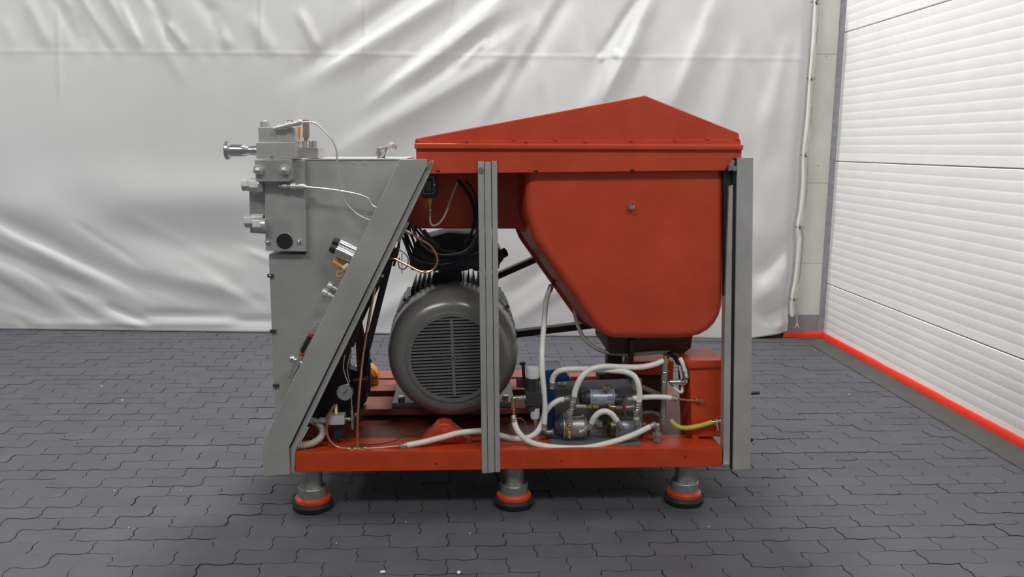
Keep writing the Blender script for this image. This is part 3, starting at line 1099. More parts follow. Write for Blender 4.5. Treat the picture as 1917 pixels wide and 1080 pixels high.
# ---- sloped control panel with its knobs (normal points up and to the left)
A0, A1 = at(748, 298, 0.01), at(490, 834, 0.01)
mb = MB()
d1 = (A1 - A0)
nS = Vector((d1.z, 0, -d1.x)).normalized()
if nS.x > 0:
    nS = -nS
mb.prism([A0 - nS * .006, A1 - nS * .006, A1 - nS * .012, A0 - nS * .012], (0, .125, 0))
con = part('control_panel', mb, STEEL, 0, label='sloped stainless operating panel seen edge on')


def slope_at(x, y, Y):
    return at(x, y, Y)


# two polished pressure cylinders
for x, y, Y in ((659, 482, .05), (664, 470, .095)):
    p = at(x, y, Y)
    q = at(x - 30, y - 14, Y)
    d = (q - p).normalized()
    L = (q - p).length
    o1 = part('pressure_cylinder', MB().lathe(p, d, [(-.02, .022), (L * .3, .022), (L * .31, .0235), (L * .95, .0235), (L, .021)], 24), CHROME, 0, con)
    part('cylinder_cap', MB().lathe(p + d * L, d, [(0, .017), (.010, .019), (.024, .015), (.026, .008)], 18), BLACKM, 0, con)
# yellow hose connectors
for a, bq, Y in (((632, 486), (652, 491), .07), ((623, 489), (641, 500), .05)):
    p, q = at(*a, Y), at(*bq, Y)
    part('yellow_connector', MB().cyl(p, q, .009, .006, 12), YELLOW, .001, con)
mb = MB().tube(pts([(640, 500), (648, 497), (655, 492)], .06), .0035, 8)
mb.tube(pts([(643, 500), (642, 507), (634, 508), (630, 514), (635, 518), (642, 513), (643, 503), (650, 499)], .05), .003, 8)
part('yellow_tube', mb, YELLOW, 0, con)
part('white_fitting', MB().cyl(at(643, 503, .045), at(654, 495, .045), .011, None, 12), WPLASTIC, 0, con)
part('white_fitting', MB().cyl(at(626, 488, .07), at(630, 480, .07), .005, None, 10), WPLASTIC, 0, con)
# two polished knobs
for x, y, Y in ((610, 549, .05), (620, 537, .095)):
    c = at(x, y, Y)
    d = nS
    k_ = part('panel_knob', MB().lathe(c, d, [(-.045, .008), (-.02, .008), (-.02, .012), (-.006, .012), (-.006, .017), (-.003, .019), (.012, .019), (.016, .016)], 20), NUT, 0, con)
# lower valve fitting with red ring, hose above
tdir = (A1 - A0).normalized()
p = at(556, 676, .05)
mb = MB().lathe(p, nS, [(-.03, .012), (.012, .012), (.014, .016), (.026, .016), (.030, .012)], 18)
mb.lathe(p - nS * .005, tdir, [(-.03, .011), (.0, .014), (.035, .013), (.055, .010), (.07, .010)], 16)
part('drain_valve', mb, CHROME, 0, con)
part('red_ring', MB().lathe(p - nS * .005 + tdir * -.040, tdir, [(0, .0105), (.008, .0105)], 16), REDPL, 0, con)
part('red_ring', MB().lathe(p - nS * .005 + tdir * .068, tdir, [(0, .0085), (.006, .0085)], 16), REDPL, 0, con)
part('black_hose', MB().cyl(at(565, 658, .05), at(581, 628, .05), .010, None, 14), RUBBER, 0, con)
part('red_ring', MB().cyl(at(580, 629, .05), at(583, 624, .05), .011, None, 14), REDPL, 0, con)
part('hose_fitting', MB().cyl(at(582, 625, .05), at(588, 614, .05), .009, .006, 12).cyl(at(588, 614, .05), at(595, 603, .05), .007, .004, 12), CHROME, 0, con)

# ---- pump block and valve head
BY = 0.10
pb = part('pump_block', MB().face([(495, 300), (570, 299), (573, 471), (497, 469.5)], BY, .50), BLOCK, 0.0025, label='machined steel pump block with round port')
for x in (0,):
    c = at(533, 452, BY)
    part('port_bore', MB().cyl(c + Vector((0, -.001, 0)), c + Vector((0, .004, 0)), px(15, BY), None, 32), BLACKM, 0, pb)
    part('port_rim', MB().ring(c, (0, 1, 0), px(15.3, BY), .0022, 32, 6), BLOCK, 0, pb)
for x, y in ((502, 452.5), (560, 452)):
    c = at(x, y, BY)
    part('stud_washer', MB().cyl(c + Vector((0, -.002, 0)), c, .013, None, 18), BLOCK, 0, pb)
    part('cap_screw', MB().dome(c, (0, -1, 0), .0085, .016), CHROME, 0, pb)
part('bottom_tab', MB().face([(558, 470), (572, 470.5), (572, 475), (558, 475)], BY + .1, .4), DULL, .001, pb)
part('tab_screw', MB().cyl(at(566, 474, .2), at(566, 480, .2), .006, None, 10), BLACKM, 0, pb)
part('rear_block', MB().face([(466, 350), (500, 340), (500, 438), (468, 436)], BY + .10, .45), BLOCK, .003, pb)
# big hexagon nuts on the end face
for (x, y, Y) in ((466, 345, .16), (471, 414, .17)):
    c = at(x, y, Y)
    d = Vector((-1, 0, 0))
    mb = MB().lathe(c, d, [(-.05, .030), (.0, .030), (.002, .019)], 6)
    mb.hexa(c - d * .001, c + d * .026, .027)
    part('hexagon_nut', mb, NUT, .002, pb)
for (x, y, Y, xe) in ((493, 347, .10, 470), (494, 421, .08, 475)):
    c, e = at(x, y, Y), at(xe, y, Y)
    mb = MB().hexa(e, at(xe + 16, y, Y), .029).lathe(at(xe + 14, y, Y), (1, 0, 0), [(0, .026), (.02, .026)], 18)
    part('hexagon_nut', mb, NUT, .002, pb)
vb = part('valve_body', MB().face([(476, 299), (546, 298), (546, 336), (541, 340), (479, 340)], .05, .27), BLOCK, .003, label='bolted steel flange block under the valve head')
for x, y in ((484.5, 318.5), (533.5, 318)):
    c = at(x, y, .05)
    f_ = part('stud_nut', MB().hexa(c + Vector((0, -.014, 0)), c, .0215), NUT, .0015, vb)
    part('cap_nut', MB().dome(c + Vector((0, -.013, 0)), (0, -1, 0), .0125, .020), NUT, 0, vb)
vh = part('valve_head', MB().face([(479, 267), (552, 266), (552, 296.5), (480, 297)], .06, .30), NUT, .002, label='stacked steel valve head')
part('head_top', MB().face([(483, 238), (550, 238), (554, 266), (484, 266)], .07, .28), NUT, .002, vh)
c = at(509, 294, .055)
part('dowel', MB().cyl(c, c + Vector((0, .02, 0)), .006, None, 10), DULL, 0, vh)
part('inset_plate', MB().face([(514, 242), (546, 240), (550, 265), (519, 266)], .066, .08), NUT, .001, vh)
c0, c1 = at(496, 238, .14), at(496, 228, .14)
part('hexagon_cap', MB().hexa(c0, c1, .019).dome(c1, (0, 0, 1), .008, .006), BLOCK, .0015, vh)
part('side_block', MB().rect(558, 276, 595, 296, .14, .30), BLOCK, .002, vh)
for x0, x1 in ((567, 574), (579, 584), (586, 592)):
    a = at((x0 + x1) / 2, 276, .18)
    e = at((x0 + x1) / 2, 263.5, .18)
    part('block_nut', MB().hexa(a, e, px((x1 - x0) / 2 + 1.2, .18)), BLOCK, .001, vh)
part('pressure_sensor', MB().cyl(at(573, 258, .18), at(573, 233, .18), .0135, None, 18).cyl(at(573, 264, .18), at(573, 257, .18), .008, None, 12), BROWN, 0, vh)
part('sensor_cap', MB().cyl(at(572.5, 233, .18), at(572.5, 224.5, .18), .0130, .012, 18), BROWN, .001, vh)
part('orange_tag', MB().face([(556.5, 237), (563.5, 237.5), (562, 248), (560.8, 261), (559.8, 261), (558.5, 250)], .10, .104), YELLOW, 0, vh)
# outlet with its clamp ferrule
e = at(479, 282, .17)
mb = MB().lathe(e, (-1, 0, 0), [(-.02, .020), (.004, .0195), (.010, .0175), (.030, .0175), (.045, .023), (.062, .0235), (.100, .0235), (.102, .030), (.104, .036), (.116, .037), (.119, .034), (.119, .026)], 32)
part('outlet_ferrule', mb, CHROME, 0, vh, label='polished outlet pipe with clamp ferrule')
# pressure fitting and capillary pipes
def fitting(p, q, r):
    p, q = Vector(p), Vector(q)
    L = (q - p).length
    return MB().lathe(p, q - p, [(0, r * .6), (L * .12, r * .6), (L * .13, r * .9), (L * .3, r * .9), (L * .31, r * .65), (L * .42, r * .65), (L * .43, r * 1.15), (L * .62, r * 1.15), (L * .63, r * .7), (L * .72, r * .7), (L * .73, r * .95), (L * .92, r * .95), (L, r * .6)], 12)


part('capillary_fitting', fitting(at(512, 241, .05), at(566, 228, .05), .0125), NUT, 0, vh)
part('elbow_nut', MB().hexa(at(543, 232, .10), at(543, 225, .10), .012), DULL, .001, vh)
part('capillary_pipe', MB().tube(pts([(562, 229), (578, 228.5), (593, 232), (607, 245), (622, 262), (630, 282), (631, 310), (634, 340), (638, 358), (648, 380), (664, 397), (678, 406), (695, 413)], .06), .0034, 8), NUT, label='thin steel pipe looping down from the valve head')
part('capillary_fitting', fitting(at(522, 347.5, .075), at(574, 350, .075), .0125), NUT, 0, vb)
part('elbow_nut', MB().cyl(at(526, 343, .08), at(526, 352, .08), .008, None, 10), DULL, 0, vb)
part('capillary_pipe', MB().tube(pts([(572, 350), (605, 353), (640, 358), (670, 364), (687, 370), (692.5, 376), (694, 381), (700, 386), (708, 390)], .06), .0036, 8), NUT, label='thin steel pipe running level to the slanted post')

# ---- handwheel fitting on top of the cover
mb = MB().cyl(at(709, 297, .25), at(709, 277, .25), .006, None, 12).hexa(at(709, 290, .25), at(709, 284, .25), .012).cyl(at(709, 283, .25), at(709, 277, .25), .009, None, 14)
mb.cyl(at(708, 279, .25), at(734, 273, .22), .007, None, 12).cyl(at(716, 296, .30), at(727, 277, .24), .009, None, 12)
hw = part('top_lever', mb, DULL, label='small lever fitting with round grip on top of the cover')
c = at(733, 274, .22)
d = (at(742, 273.5, .18) - c).normalized()
part('lever_knob', MB().lathe(c, d, [(-.008, .006), (-.004, .017), (.004, .019), (.015, .018), (.020, .010)], 18), NUT, 0, hw)

# ---- dark frame parts between the slanted post and the motor
inner = part('inner_brace', MB().face([(728, 462), (744, 466), (739, 483), (716, 526), (697, 562), (674, 612), (662, 650), (640, 650)], .14, .17), DARKBROWN, .002, label='rust dark brace behind the slanted post')
part('brace_plate', MB().face([(664, 600), (676, 600), (690, 690), (694, 728), (676, 735), (668, 690)], .35, .39), DARKBROWN, .002, inner)
part('gas_strut', bar((733, 474), (687, 654), 12, .30, .33), BLACKM, .003, inner)
part('brace_arm', MB().face([(684, 652), (690, 650), (694, 720), (692, 735), (684, 736)], .33, .38), BLACKM, .002, inner)
part('brace_bolt', MB().cyl(at(688, 672, .33), at(692, 676, .28), .010, None, 10), BLACKM, 0, inner)
gb = part('crank_housing', MB().face([(545, 760), (600, 700), (640, 655), (652, 642), (653, 690), (683, 700), (686, 752), (640, 800), (560, 800)], .42, .50), BLACKM, .006, label='black crank housing in shadow behind the slanted post')
part('brown_bracket', MB().face([(640, 655), (651, 640), (656, 640), (656, 672), (646, 672), (632, 690)], .12, .15), DARKBROWN, .001, gb)
og = part('orange_drum', MB().lathe(at(680, 712, .80), (0, 1, 0), [(0, px(20, .8)), (.02, px(27, .8)), (.10, px(27, .8)), (.12, px(20, .8))], 26), YELLOW, label='orange drum cover partly hidden by the brace')
mb = MB()
for w in (.2, 1.0, 2.0):
    mb.cyl(at(680, 712, .79), at(680, 712, .79) + Vector((cos(w) * px(27, .8), .005, sin(w) * px(27, .8))), .004, None, 8)
part('drum_rib', mb, BLACKM, 0, og)
part('copper_lead', MB().tube(pts([(661, 712), (668, 709), (680, 708), (688, 705)], .3), .002, 6).tube(pts([(664, 713), (676, 711), (689, 710)], .3), .002, 6), COPPER, 0, gb)

# ---- cables hanging in front of the terminal box
cab = [[(768, 415), (785, 452), (815, 474), (850, 476), (880, 462), (896, 420), (900, 380)], [(764, 420), (780, 462), (812, 483), (850, 482), (885, 466), (898, 430), (902, 400)],
       [(760, 425), (772, 445), (784, 475), (815, 488), (855, 480), (890, 455), (899, 420)], [(775, 425), (792, 445), (812, 462), (845, 471), (870, 469), (895, 440)],
       [(757, 430), (762, 455), (778, 485), (820, 495), (860, 488), (900, 470)], [(783, 425), (802, 447), (818, 458)], [(793, 430), (808, 448), (822, 462)],
       [(752, 440), (760, 460), (767, 480), (772, 500)], [(748, 445), (745, 470), (738, 490)], [(758, 430), (766, 452), (774, 470)], [(755, 412), (750, 440), (742, 478), (737, 498)],
       [(872, 338), (888, 362), (893, 395), (890, 430)], [(858, 338), (880, 368), (888, 400), (884, 432), (870, 455)]]
for k, cpts in enumerate(cab):
    Y = .20 + .022 * (k % 5)
    part('black_cable', MB().tube(pts(cpts, Y), .0052 if k % 3 else .0062, 8), CABLE)
part('blue_cable', MB().tube(pts([(828, 492), (848, 490), (866, 484), (890, 474)], .24), .004, 8), BLUE)
# junction box with its small printed plate
sb = part('switch_box', MB().face([(789, 331), (818, 329), (818, 368), (813, 371), (790, 371)], .12, .20), DARKGREY, .003, label='dark switch box with white ruled plate')
fr_ = [((794, 332), (812, 331)), ((812, 331), (812, 362)), ((812, 362), (793, 363)), ((793, 363), (794, 332))]
mb = MB()
for a, e in fr_:
    mb.tube([at(*a, .119), at(*e, .119)], .0012, 4, 1)
for x in (799, 803, 805.5):
    mb.tube([at(x, 338 + (x % 3), .119), at(x, 357, .119)], .0010, 4, 1)
part('plate_lines', mb, WPLASTIC, 0, sb)
part('plate_screw', MB().cyl(at(813.5, 346, .12), at(813.5, 346, .117), .004, None, 8), CHROME, 0, sb)
part('yellow_gland', MB().cyl(at(804, 371, .15), at(804, 382, .15), .0125, .009, 12), YHOSE, .001, sb)
part('brass_joint', fitting(at(804, 381, .15), at(805, 404, .15), .007), BRASS, 0, sb)
part('grey_cable', MB().tube(pts([(805, 402), (805, 412), (808, 421), (814, 422), (824, 416), (834, 400), (842, 378), (850, 355), (856, 342)], .15), .0042, 8), HOSEG, 0, sb)
# bronze lubrication pipe
part('bronze_pipe', MB().tube(pts([(766, 435), (774, 440), (790, 450), (806, 460), (817, 478), (818, 492), (811, 504), (798, 510), (784, 507), (768, 499), (748, 489), (737, 484), (726, 484)], .13), .0048, 10), COPPER, label='bent bronze pipe looping before the terminal box')
part('pipe_union', fitting(at(757, 430, .12), at(770, 438, .13), .009), CHROME)
part('bronze_pipe', MB().tube(pts([(735, 462), (748, 468), (758, 475), (764, 484), (763, 496), (756, 504), (748, 501), (746, 492), (748, 482)], .16), .0026, 8), COPPER)
part('thin_wire', MB().tube(pts([(752.5, 474), (752.5, 495), (752.5, 512)], .16), .0018, 6), BRASS)

# ---- gauge, block valve and copper pipes at the lower left
c = at(646, 734, .06)
gz = part('pressure_gauge', MB().lathe(c, Vector((-.12, -1, .05)), [(-.022, .020), (-.020, .030), (.0, .0305), (.002, .0325), (.008, .0325), (.009, .0285)], 32), CHROME, label='round pressure gauge with white dial')
d = Vector((-.12, -1, .05)).normalized()
part('dial', MB().lathe(c, d, [(.003, .0284), (.0086, .0284)], 32), DIAL, 0, gz)
a_, b_ = c + d * .0105, Vector((1, -.12, 0)).normalized()
up = d.cross(b_)
if up.z < 0:
    up = -up
mb = MB().tube([a_ + b_ * .011 + up * .013, a_ - b_ * .008 - up * .012], .0012, 6, 1)
mb.tube([a_ + b_ * .006 + up * .007, a_ + b_ * .001 + up * .001], .0026, 6, 1)
part('needle', mb, BLACKM, 0, gz)
mb = MB()
for k in range(25):
    w = radians(-45 + 270 * k / 24)
    e_ = b_ * cos(w) + up * sin(w)
    mb.tube([a_ + e_ * .0225 - d * .0015, a_ + e_ * (.0255 if k % 4 else .0262) - d * .0015], .0004, 4, 1)
part('scale_ticks', mb, BLACKM, 0, gz)
part('red_mark', MB().tube([a_ - b_ * .024 - up * .001 - d * .0012, a_ - b_ * .013 - up * .001 - d * .0012], .0012, 5, 1), REDPL, 0, gz)
part('gauge_pipe', MB().tube(pts([(645, 665), (643, 690), (650, 712), (657, 730), (658, 750), (659, 770)], .08), .0022, 8), HOSEG, 0, gz)
part('gauge_pipe', MB().tube(pts([(656, 662), (650, 690), (655, 715)], .10), .002, 8), HOSEG, 0, gz)
bv = part('valve_block', MB().face([(610, 779), (644, 778), (645, 795), (611, 796)], .06, .11), ALU, .002, label='square aluminium valve block')
mb = MB().cyl(at(598, 788, .085), at(611, 788, .085), .015, None, 4).cyl(at(592, 788, .085), at(599, 788, .085), .009, None, 12).cyl(at(589, 788, .085), at(593, 788, .085), .014, None, 16)
part('block_union', mb, DULL, 0, bv)
part('block_union', fitting(at(644, 784, .085), at(662, 785, .085), .0075), DULL, 0, bv)
part('gauge_union', fitting(at(659, 763, .08), at(660, 804, .085), .0065), DULL, 0, bv)
part('block_stem', MB().cyl(at(629, 779, .085), at(629, 757, .11), .009, None, 10), BRASS, 0, bv)
part('block_stem', MB().face([(626, 796), (646, 796), (640, 822), (624, 822)], .08, .11), BLACKM, 0, bv)
part('copper_pipe', MB().tube(pts([(628, 757), (621, 766), (615, 780), (612, 798), (613, 815), (620, 828), (633, 837), (655, 840)], .05), .0062, 12), COPPER, label='bent copper pipe beside the valve block')
part('copper_pipe', MB().tube(pts([(702, 538, .14), (695, 572, .13), (688, 612, .13), (681, 655, .11), (676.5, 692, .09), (673, 730, .07), (670, 775, .055), (669, 815, .05), (669, 836, .045)]), .0058, 12), COPPER, label='upright copper pipe left of the motor')
te = at(669, 839.5, .045)
mb = MB().hexa(at(655, 840, .045), at(664, 840, .045), .0115).hexa(at(673, 840, .045), at(682, 839, .045), .0115).cyl(at(663, 840, .045), at(674, 840, .045), .010, None, 12).cyl(at(669, 840, .045), at(669, 833, .045), .0095, None, 10)
mb.cyl(at(652, 840, .045), at(656, 840, .045), .009, None, 12).cyl(at(681, 839, .045), at(685, 839, .045), .009, None, 12)
part('brass_tee', mb, BRASS, 0, label='brass tee joining the copper pipes')
part('copper_pipe', MB().tube(pts([(684, 839.5), (705, 838.5), (725, 837), (748, 835)], .045), .0052, 12), COPPER, label='level copper pipe right of the brass tee')
part('conduit', MB().tube(pts([(560, 778, .10), (580, 786, .10), (598, 795, .09), (604, 807, .08), (600, 819, .06), (586, 829, .05), (570, 833, .045), (548, 835, .045)]), .0145, 12, 8, .06, .010), HOSEG, label='ribbed grey conduit at the foot of the slanted post')
part('thin_cable', MB().tube(pts([(672, 832, .06), (700, 832, .08), (735, 826, .10), (755, 818, .12), (790, 808, .14), (815, 795, .16), (845, 787, .18), (895, 776, .2)]), .0022, 6), CABLE)

# ---- white hoses (each one continuous)
RH = px(5.6, .1)


def hose(l, label, r=RH, m=HOSE, ends=(1, 1)):
    P_ = pts(l)
    h = part('hose', MB().tube(P_, r, 12), m, label=label)
    for k, (a, b2) in enumerate(((P_[0], P_[1]), (P_[-1], P_[-2]))):
        if ends[k]:
            d_ = (b2 - a).normalized()
            mb_ = MB().lathe(a - d_ * .020, d_, [(0, r * .75), (.002, r * 1.02), (.007, r * 1.12), (.010, r * 1.0), (.015, r * 1.12), (.020, r * 1.0), (.026, r * 1.12), (.030, r * 1.06)], 14)
            part('ferrule', mb_, DULL, 0, h)
    return h


hose([(758, 834, .045), (790, 828, .045), (830, 818, .05), (862, 810, .06), (900, 807, .075), (920, 811, .085), (940, 816, .09), (962, 821, .09), (985, 820, .09), (1003, 811, .09), (1013, 795, .10), (1018, 778, .11), (1028, 762, .12), (1045, 750, .12), (1060, 747.5, .12)],
     'long white hose lying along the base behind the middle post')
hose([(962.5, 786, .06), (965, 798, .05), (973, 812, .04), (988, 825, .035), (1010, 833, .035), (1050, 838, .035), (1095, 838, .035), (1140, 829, .04), (1180, 816, .05), (1212, 801, .06), (1220, 797, .065)],
     'white hose sagging in front of the pumps')
hose([(1030, 541, .30), (1023, 560, .28), (1019, 600, .22), (1015, 650, .14), (1015, 690, .10), (1018, 730, .09), (1020, 765, .09), (1019, 797, .09)],
     'white hose hanging upright from the belt guard', RH * .95, ends=(1, 1))
hose([(1033, 720, .14), (1035, 707, .14), (1044, 696, .13), (1062, 691.5, .12), (1100, 691, .11), (1140, 693, .10), (1170, 696, .09), (1187, 704, .08), (1195, 720, .07), (1197, 740, .07), (1195, 756, .07)],
     'white hose arching over the grey plate')
hose([(1074, 746, .07), (1078, 728, .07), (1088, 707, .07), (1105, 692, .08), (1130, 686, .09), (1165, 687, .10), (1200, 687, .12), (1225, 682, .13), (1241, 675, .14)],
     'white hose rising to the steel standpipe', ends=(1, 0))
hose([(1106, 795, .06), (1113, 781, .05), (1123, 772, .045), (1134, 770, .045), (1145, 775, .045), (1152, 784, .05), (1157, 790, .055)], 'short white hose arched between the two pumps')
hose([(1180, 747, .06), (1195, 744.5, .08), (1220, 743, .10), (1245, 743.5, .10), (1260, 746, .10)], 'short level white hose to the oil tank', RH * .92)
part('copper_pipe', MB().tube(pts([(1264, 746), (1285, 749), (1302, 750)], .095), .005, 10), COPPER, label='copper stub leading into the oil tank')
hose([(1074, 562, .40), (1077, 590, .40), (1083, 613, .38), (1096, 636, .34), (1120, 654, .30), (1150, 662, .26), (1190, 663, .22), (1225, 660, .20), (1255, 660, .19)],
     'thin grey hose slung under the belt guard', RH * .72, HOSEG, ends=(0, 0))
hose([(1190.5, 775, .075), (1191, 787, .08)], 'short white hose stub above the right pump', RH * .9)
hose([(1066.5, 786, .06), (1066, 777, .06)], 'short white hose stub above the left pump', RH * .9)
hose([(1273, 671, .14), (1279, 682, .12), (1283, 695, .11), (1284, 701, .10)], 'short white hose right of the standpipe', RH * .8, ends=(0, 1))
hose([(1272, 684, .16), (1276, 702, .15), (1277, 720, .14), (1277, 732, .13), (1273, 734, .13), (1262, 726, .14), (1256, 720, .15)], 'thin pale tube bent below the standpipe branch', RH * .5, HOSE, ends=(0, 0))
part('oil_pipe', MB().tube(pts([(1198, 724), (1215, 731), (1237, 741)], .20), .012, 12), OLIVE, label='short olive pipe behind the standpipe')
part('oil_pipe', MB().tube(pts([(1195, 776), (1215, 772), (1230, 776), (1240, 782)], .25), .010, 12), OLIVE)

part('hose_stub', MB().cyl(at(1029, 543, .30), at(1040, 520, .36), .006, None, 10), BLACKM)

# ---- steel standpipe and its fittings
spi = part('standpipe', MB().cyl(at(1240.5, 790, .14), at(1245, 678, .14), .0125, None, 18).cyl(at(1243.7, 712, .14), at(1245, 690, .14), .0145, None, 18), DULL, label='upright steel standpipe with brass head')
part('pipe_joint', MB().ring(at(1244.4, 696, .14), (0.05, 0, 1), .0135, .0022, 20, 6).ring(at(1243.6, 714, .14), (0.05, 0, 1), .0135, .0016, 20, 6), CHROME, 0, spi)
part('brass_head', MB().hexa(at(1245.3, 680, .14), at(1245.8, 670, .14), .0145).cyl(at(1245.8, 670, .14), at(1246, 664, .14), .009, .010, 12).ring(at(1253, 672, .14), (1, 0, 0), .013, .002, 16, 6), BRASS, 0, spi)
part('side_branch', MB().lathe(at(1253, 715, .13), (1, -.03, 0), [(0, .010), (.030, .010), (.032, .0115), (.042, .0115), (.043, .0125), (.056, .0125), (.058, .015), (.068, .015), (.070, .010)], 18), CHROME, 0, spi)
part('branch_elbow', MB().cyl(at(1284, 716, .11), at(1284, 704, .11), .009, .007, 14).ball(at(1284, 706, .11), .010, 12), CHROME, 0, spi)
part('black_elbow', MB().tube(pts([(1250, 664), (1260, 664), (1267, 671), (1271, 680)], .17), .013, 12), BLACKM, 0, spi)
part('hex_connector', MB().hexa(at(1230, 826, .07), at(1230, 809, .07), .0165).cyl(at(1230, 810, .07), at(1231, 798, .07), .010, None, 14).ball(at(1231, 795.5, .07), .0105, 12).lathe(at(1221, 797, .07), (1, 0, .05), [(0, .013), (.006, .0145), (.012, .013), (.024, .010)], 14), DULL, .0005, spi)
part('hex_shoulder', MB().hexa(at(1230, 815, .07), at(1230, 811, .07), .020), DULL, 0, spi)

# ---- pump group: plate, blue motor, regulator, two pumps, cylinder
pl = part('mounting_plate', MB().face([(1036, 716), (1202, 708), (1203, 790), (1036, 800)], .22, .226), PLATE, .001, label='grey steel plate behind the pumps')
part('plate_foot', MB().box((at(1030, 830, .05).x, .035, zB1), (at(1200, 826, .05).x, .226, zB1 + .006)), PLATE, .001, pl)
part('plate_bracket', MB().rect(1044, 715, 1062, 722, .212, .222), DULL, .001, pl)
for x in (1047, 1057):
    part('plate_screw', MB().cyl(at(x, 718.5, .212), at(x, 718.5, .208), .004, None, 8), CHROME, 0, pl)
part('plate_ear', MB().cyl(at(1189, 725, .222), at(1189, 725, .208), .014, None, 16), DULL, 0, pl)
bm_ = part('blue_motor', MB().face([(1018, 694), (1052, 690), (1060, 697), (1071, 712), (1071, 730), (1018, 730)], .26, .42), BLUE, .008, label='blue motor behind the grey plate')
part('motor_cap', MB().face([(1022, 689), (1050, 687.5), (1052, 694), (1022, 697)], .30, .42), BLUE, .004, bm_)
part('blue_column', MB().rect(1013, 728, 1040, 806, .16, .30), BLUE, .006, bm_)
# filter regulator
rg = part('filter_regulator', MB().cyl(at(997.5, 766, .10), at(997.5, 733, .10), .030, None, 20).rect(984, 734, 1012, 760, .065, .14), DARKGREY, .002, label='filter regulator with white knob and bowl')
part('regulator_bonnet', MB().cyl(at(997.5, 734, .10), at(997.5, 706, .10), .0265, .0255, 22), DARKGREY, .001, rg)
part('white_knob', MB().lathe(at(997, 707, .10), (0, 0, 1), [(0, .0255), (.002, .027), (.040, .0265), (.045, .024), (.046, .006), (.044, .005)], 26), WPLASTIC, 0, rg)
part('bonnet_slot', MB().rect(998.5, 711, 1001.5, 729, .068, .08), BLACKM, 0, rg)
part('chrome_ring', MB().ring(at(998, 735.5, .10), (0, 0, 1), .030, .0028, 24, 6), CHROME, 0, rg)
part('white_bowl', MB().lathe(at(1001.5, 763, .09), (0, 0, -1), [(0, .0195), (.036, .0195), (.046, .017), (.052, .008)], 20), WPLASTIC, 0, rg)
part('drain_tip', MB().cyl(at(1001.5, 785, .09), at(1002.5, 800, .09), .0085, .003, 12), BRASS, 0, rg)
part('shut_lever', MB().face([(973, 679), (984, 678), (984, 683), (982.5, 684), (984, 709), (978, 709), (976.5, 684), (973, 683)], .14, .155), BLACKM, .001, rg)
part('lever_base', MB().rect(967, 711, 987, 726, .13, .16), DARKRED, .002, rg)
mb = MB().lathe(at(970, 745.5, .08), (1, 0, .08), [(0, .011), (.012, .011), (.013, .0135), (.018, .0135), (.019, .011), (.023, .011), (.024, .0135), (.03, .0135), (.035, .011), (.05, .011)], 16)
part('regulator_union', mb, DULL, 0, rg)
mb = MB().tube(pts([(970, 744.5), (963, 745.5), (960, 749), (960, 758)], .075), .0098, 12).hexa(at(960, 757, .075), at(961, 766, .075), .0105)
part('brass_elbow', mb, BRASS, 0, rg)
part('copper_stub', MB().cyl(at(961, 766, .07), at(962, 778, .065), .006, None, 12), COPPER, 0, rg)
mb = MB()
cc = at(970, 797, .10)
for k, (r_, o_) in enumerate(((.034, 0), (.031, .004), (.036, -.003))):
    mb.ring(cc + Vector((o_ * .5, .003 * k, o_ * .4)), (.15, 1, .1), r_, .0009, 40, 5)
part('wire_coil', mb, COPPER, label='coil of thin copper wire')


def pump(x0, x1, yc, Y, rpx, m_body, name, label, bl=(12, 6)):
    a_, e_ = at(x0, yc, Y), at(x1, yc, Y)
    d_ = (e_ - a_)
    L = d_.length
    r_ = px(rpx, Y)
    p_ = part(name, MB().lathe(a_, d_, [(0, r_ * 1.06), (.006, r_ * 1.08), (.010, r_ * .97), (L - .010, r_ * .97), (L - .006, r_ * 1.08), (L, r_ * 1.04)], 28), m_body, label=label)
    return p_, a_, e_, d_.normalized(), r_


# upper pale blue cylinder
ac, a_, e_, d_, r_ = pump(1103, 1149, 745, .13, 17, PALEBLUE, 'pump_cylinder', 'pale blue pump cylinder with black ends')
part('black_end', MB().lathe(a_, -d_, [(-.004, r_ * .96), (.018, r_ * .95), (.026, r_ * .8), (.034, r_ * .78), (.040, r_ * .6), (.042, .01)], 24), DARKGREY, 0, ac)
part('black_end', MB().lathe(e_, d_, [(-.004, r_ * .98), (.012, r_ * .96), (.018, r_ * .7), (.020, .01)], 24), DARKGREY, 0, ac)
part('black_boss', MB().lathe(at(1150, 749, .10), (1, 0, 0), [(0, .016), (.030, .016), (.034, .012)], 18), DARKGREY, 0, ac)
part('brass_plate', MB().rect(1128, 723, 1142, 731, .085, .11), BRASS, .002, ac)
part('cylinder_ear', MB().rect(1106, 744, 1118, 749, .09, .11).rect(1138, 742, 1148, 748, .09, .11), PALEBLUE, .002, ac)
part('steel_union', MB().hexa(at(1166, 746, .10), at(1171, 746, .10), .010).lathe(at(1171, 746.5, .09), (1, 0, 0), [(0, .006), (.012, .006), (.013, .008), (.02, .008)], 12), CHROME, 0, ac)
def coilspring(p, q, r_):
    mb_ = MB().cyl(p, q, r_ * .75, None, 12)
    p, q = Vector(p), Vector(q)
    for k in range(7):
        mb_.ring(p.lerp(q, (k + .5) / 7), q - p, r_ * .8, r_ * .32, 14, 6)
    return mb_


part('ribbed_union', coilspring(at(1077, 760, .07), at(1097, 761, .07), .010), CHROME, 0, ac)
part('brass_union', MB().hexa(at(1098, 761, .07), at(1107, 761.5, .07), .011).cyl(at(1107, 761.5, .08), at(1119, 762, .10), .009, None, 12), BRASS, 0, ac)
part('brass_union', MB().tube(pts([(1139, 754), (1141, 760), (1146, 762), (1152, 762)], .09), .009, 12).hexa(at(1152, 762, .08), at(1164, 762, .08), .010), BRASS, 0, ac)
part('red_ring', MB().cyl(at(1168, 762, .08), at(1171, 762, .08), .0105, None, 14), REDPL, 0, ac)
part('ribbed_union', coilspring(at(1171, 761.5, .08), at(1188, 760, .075), .009), CHROME, 0, ac)
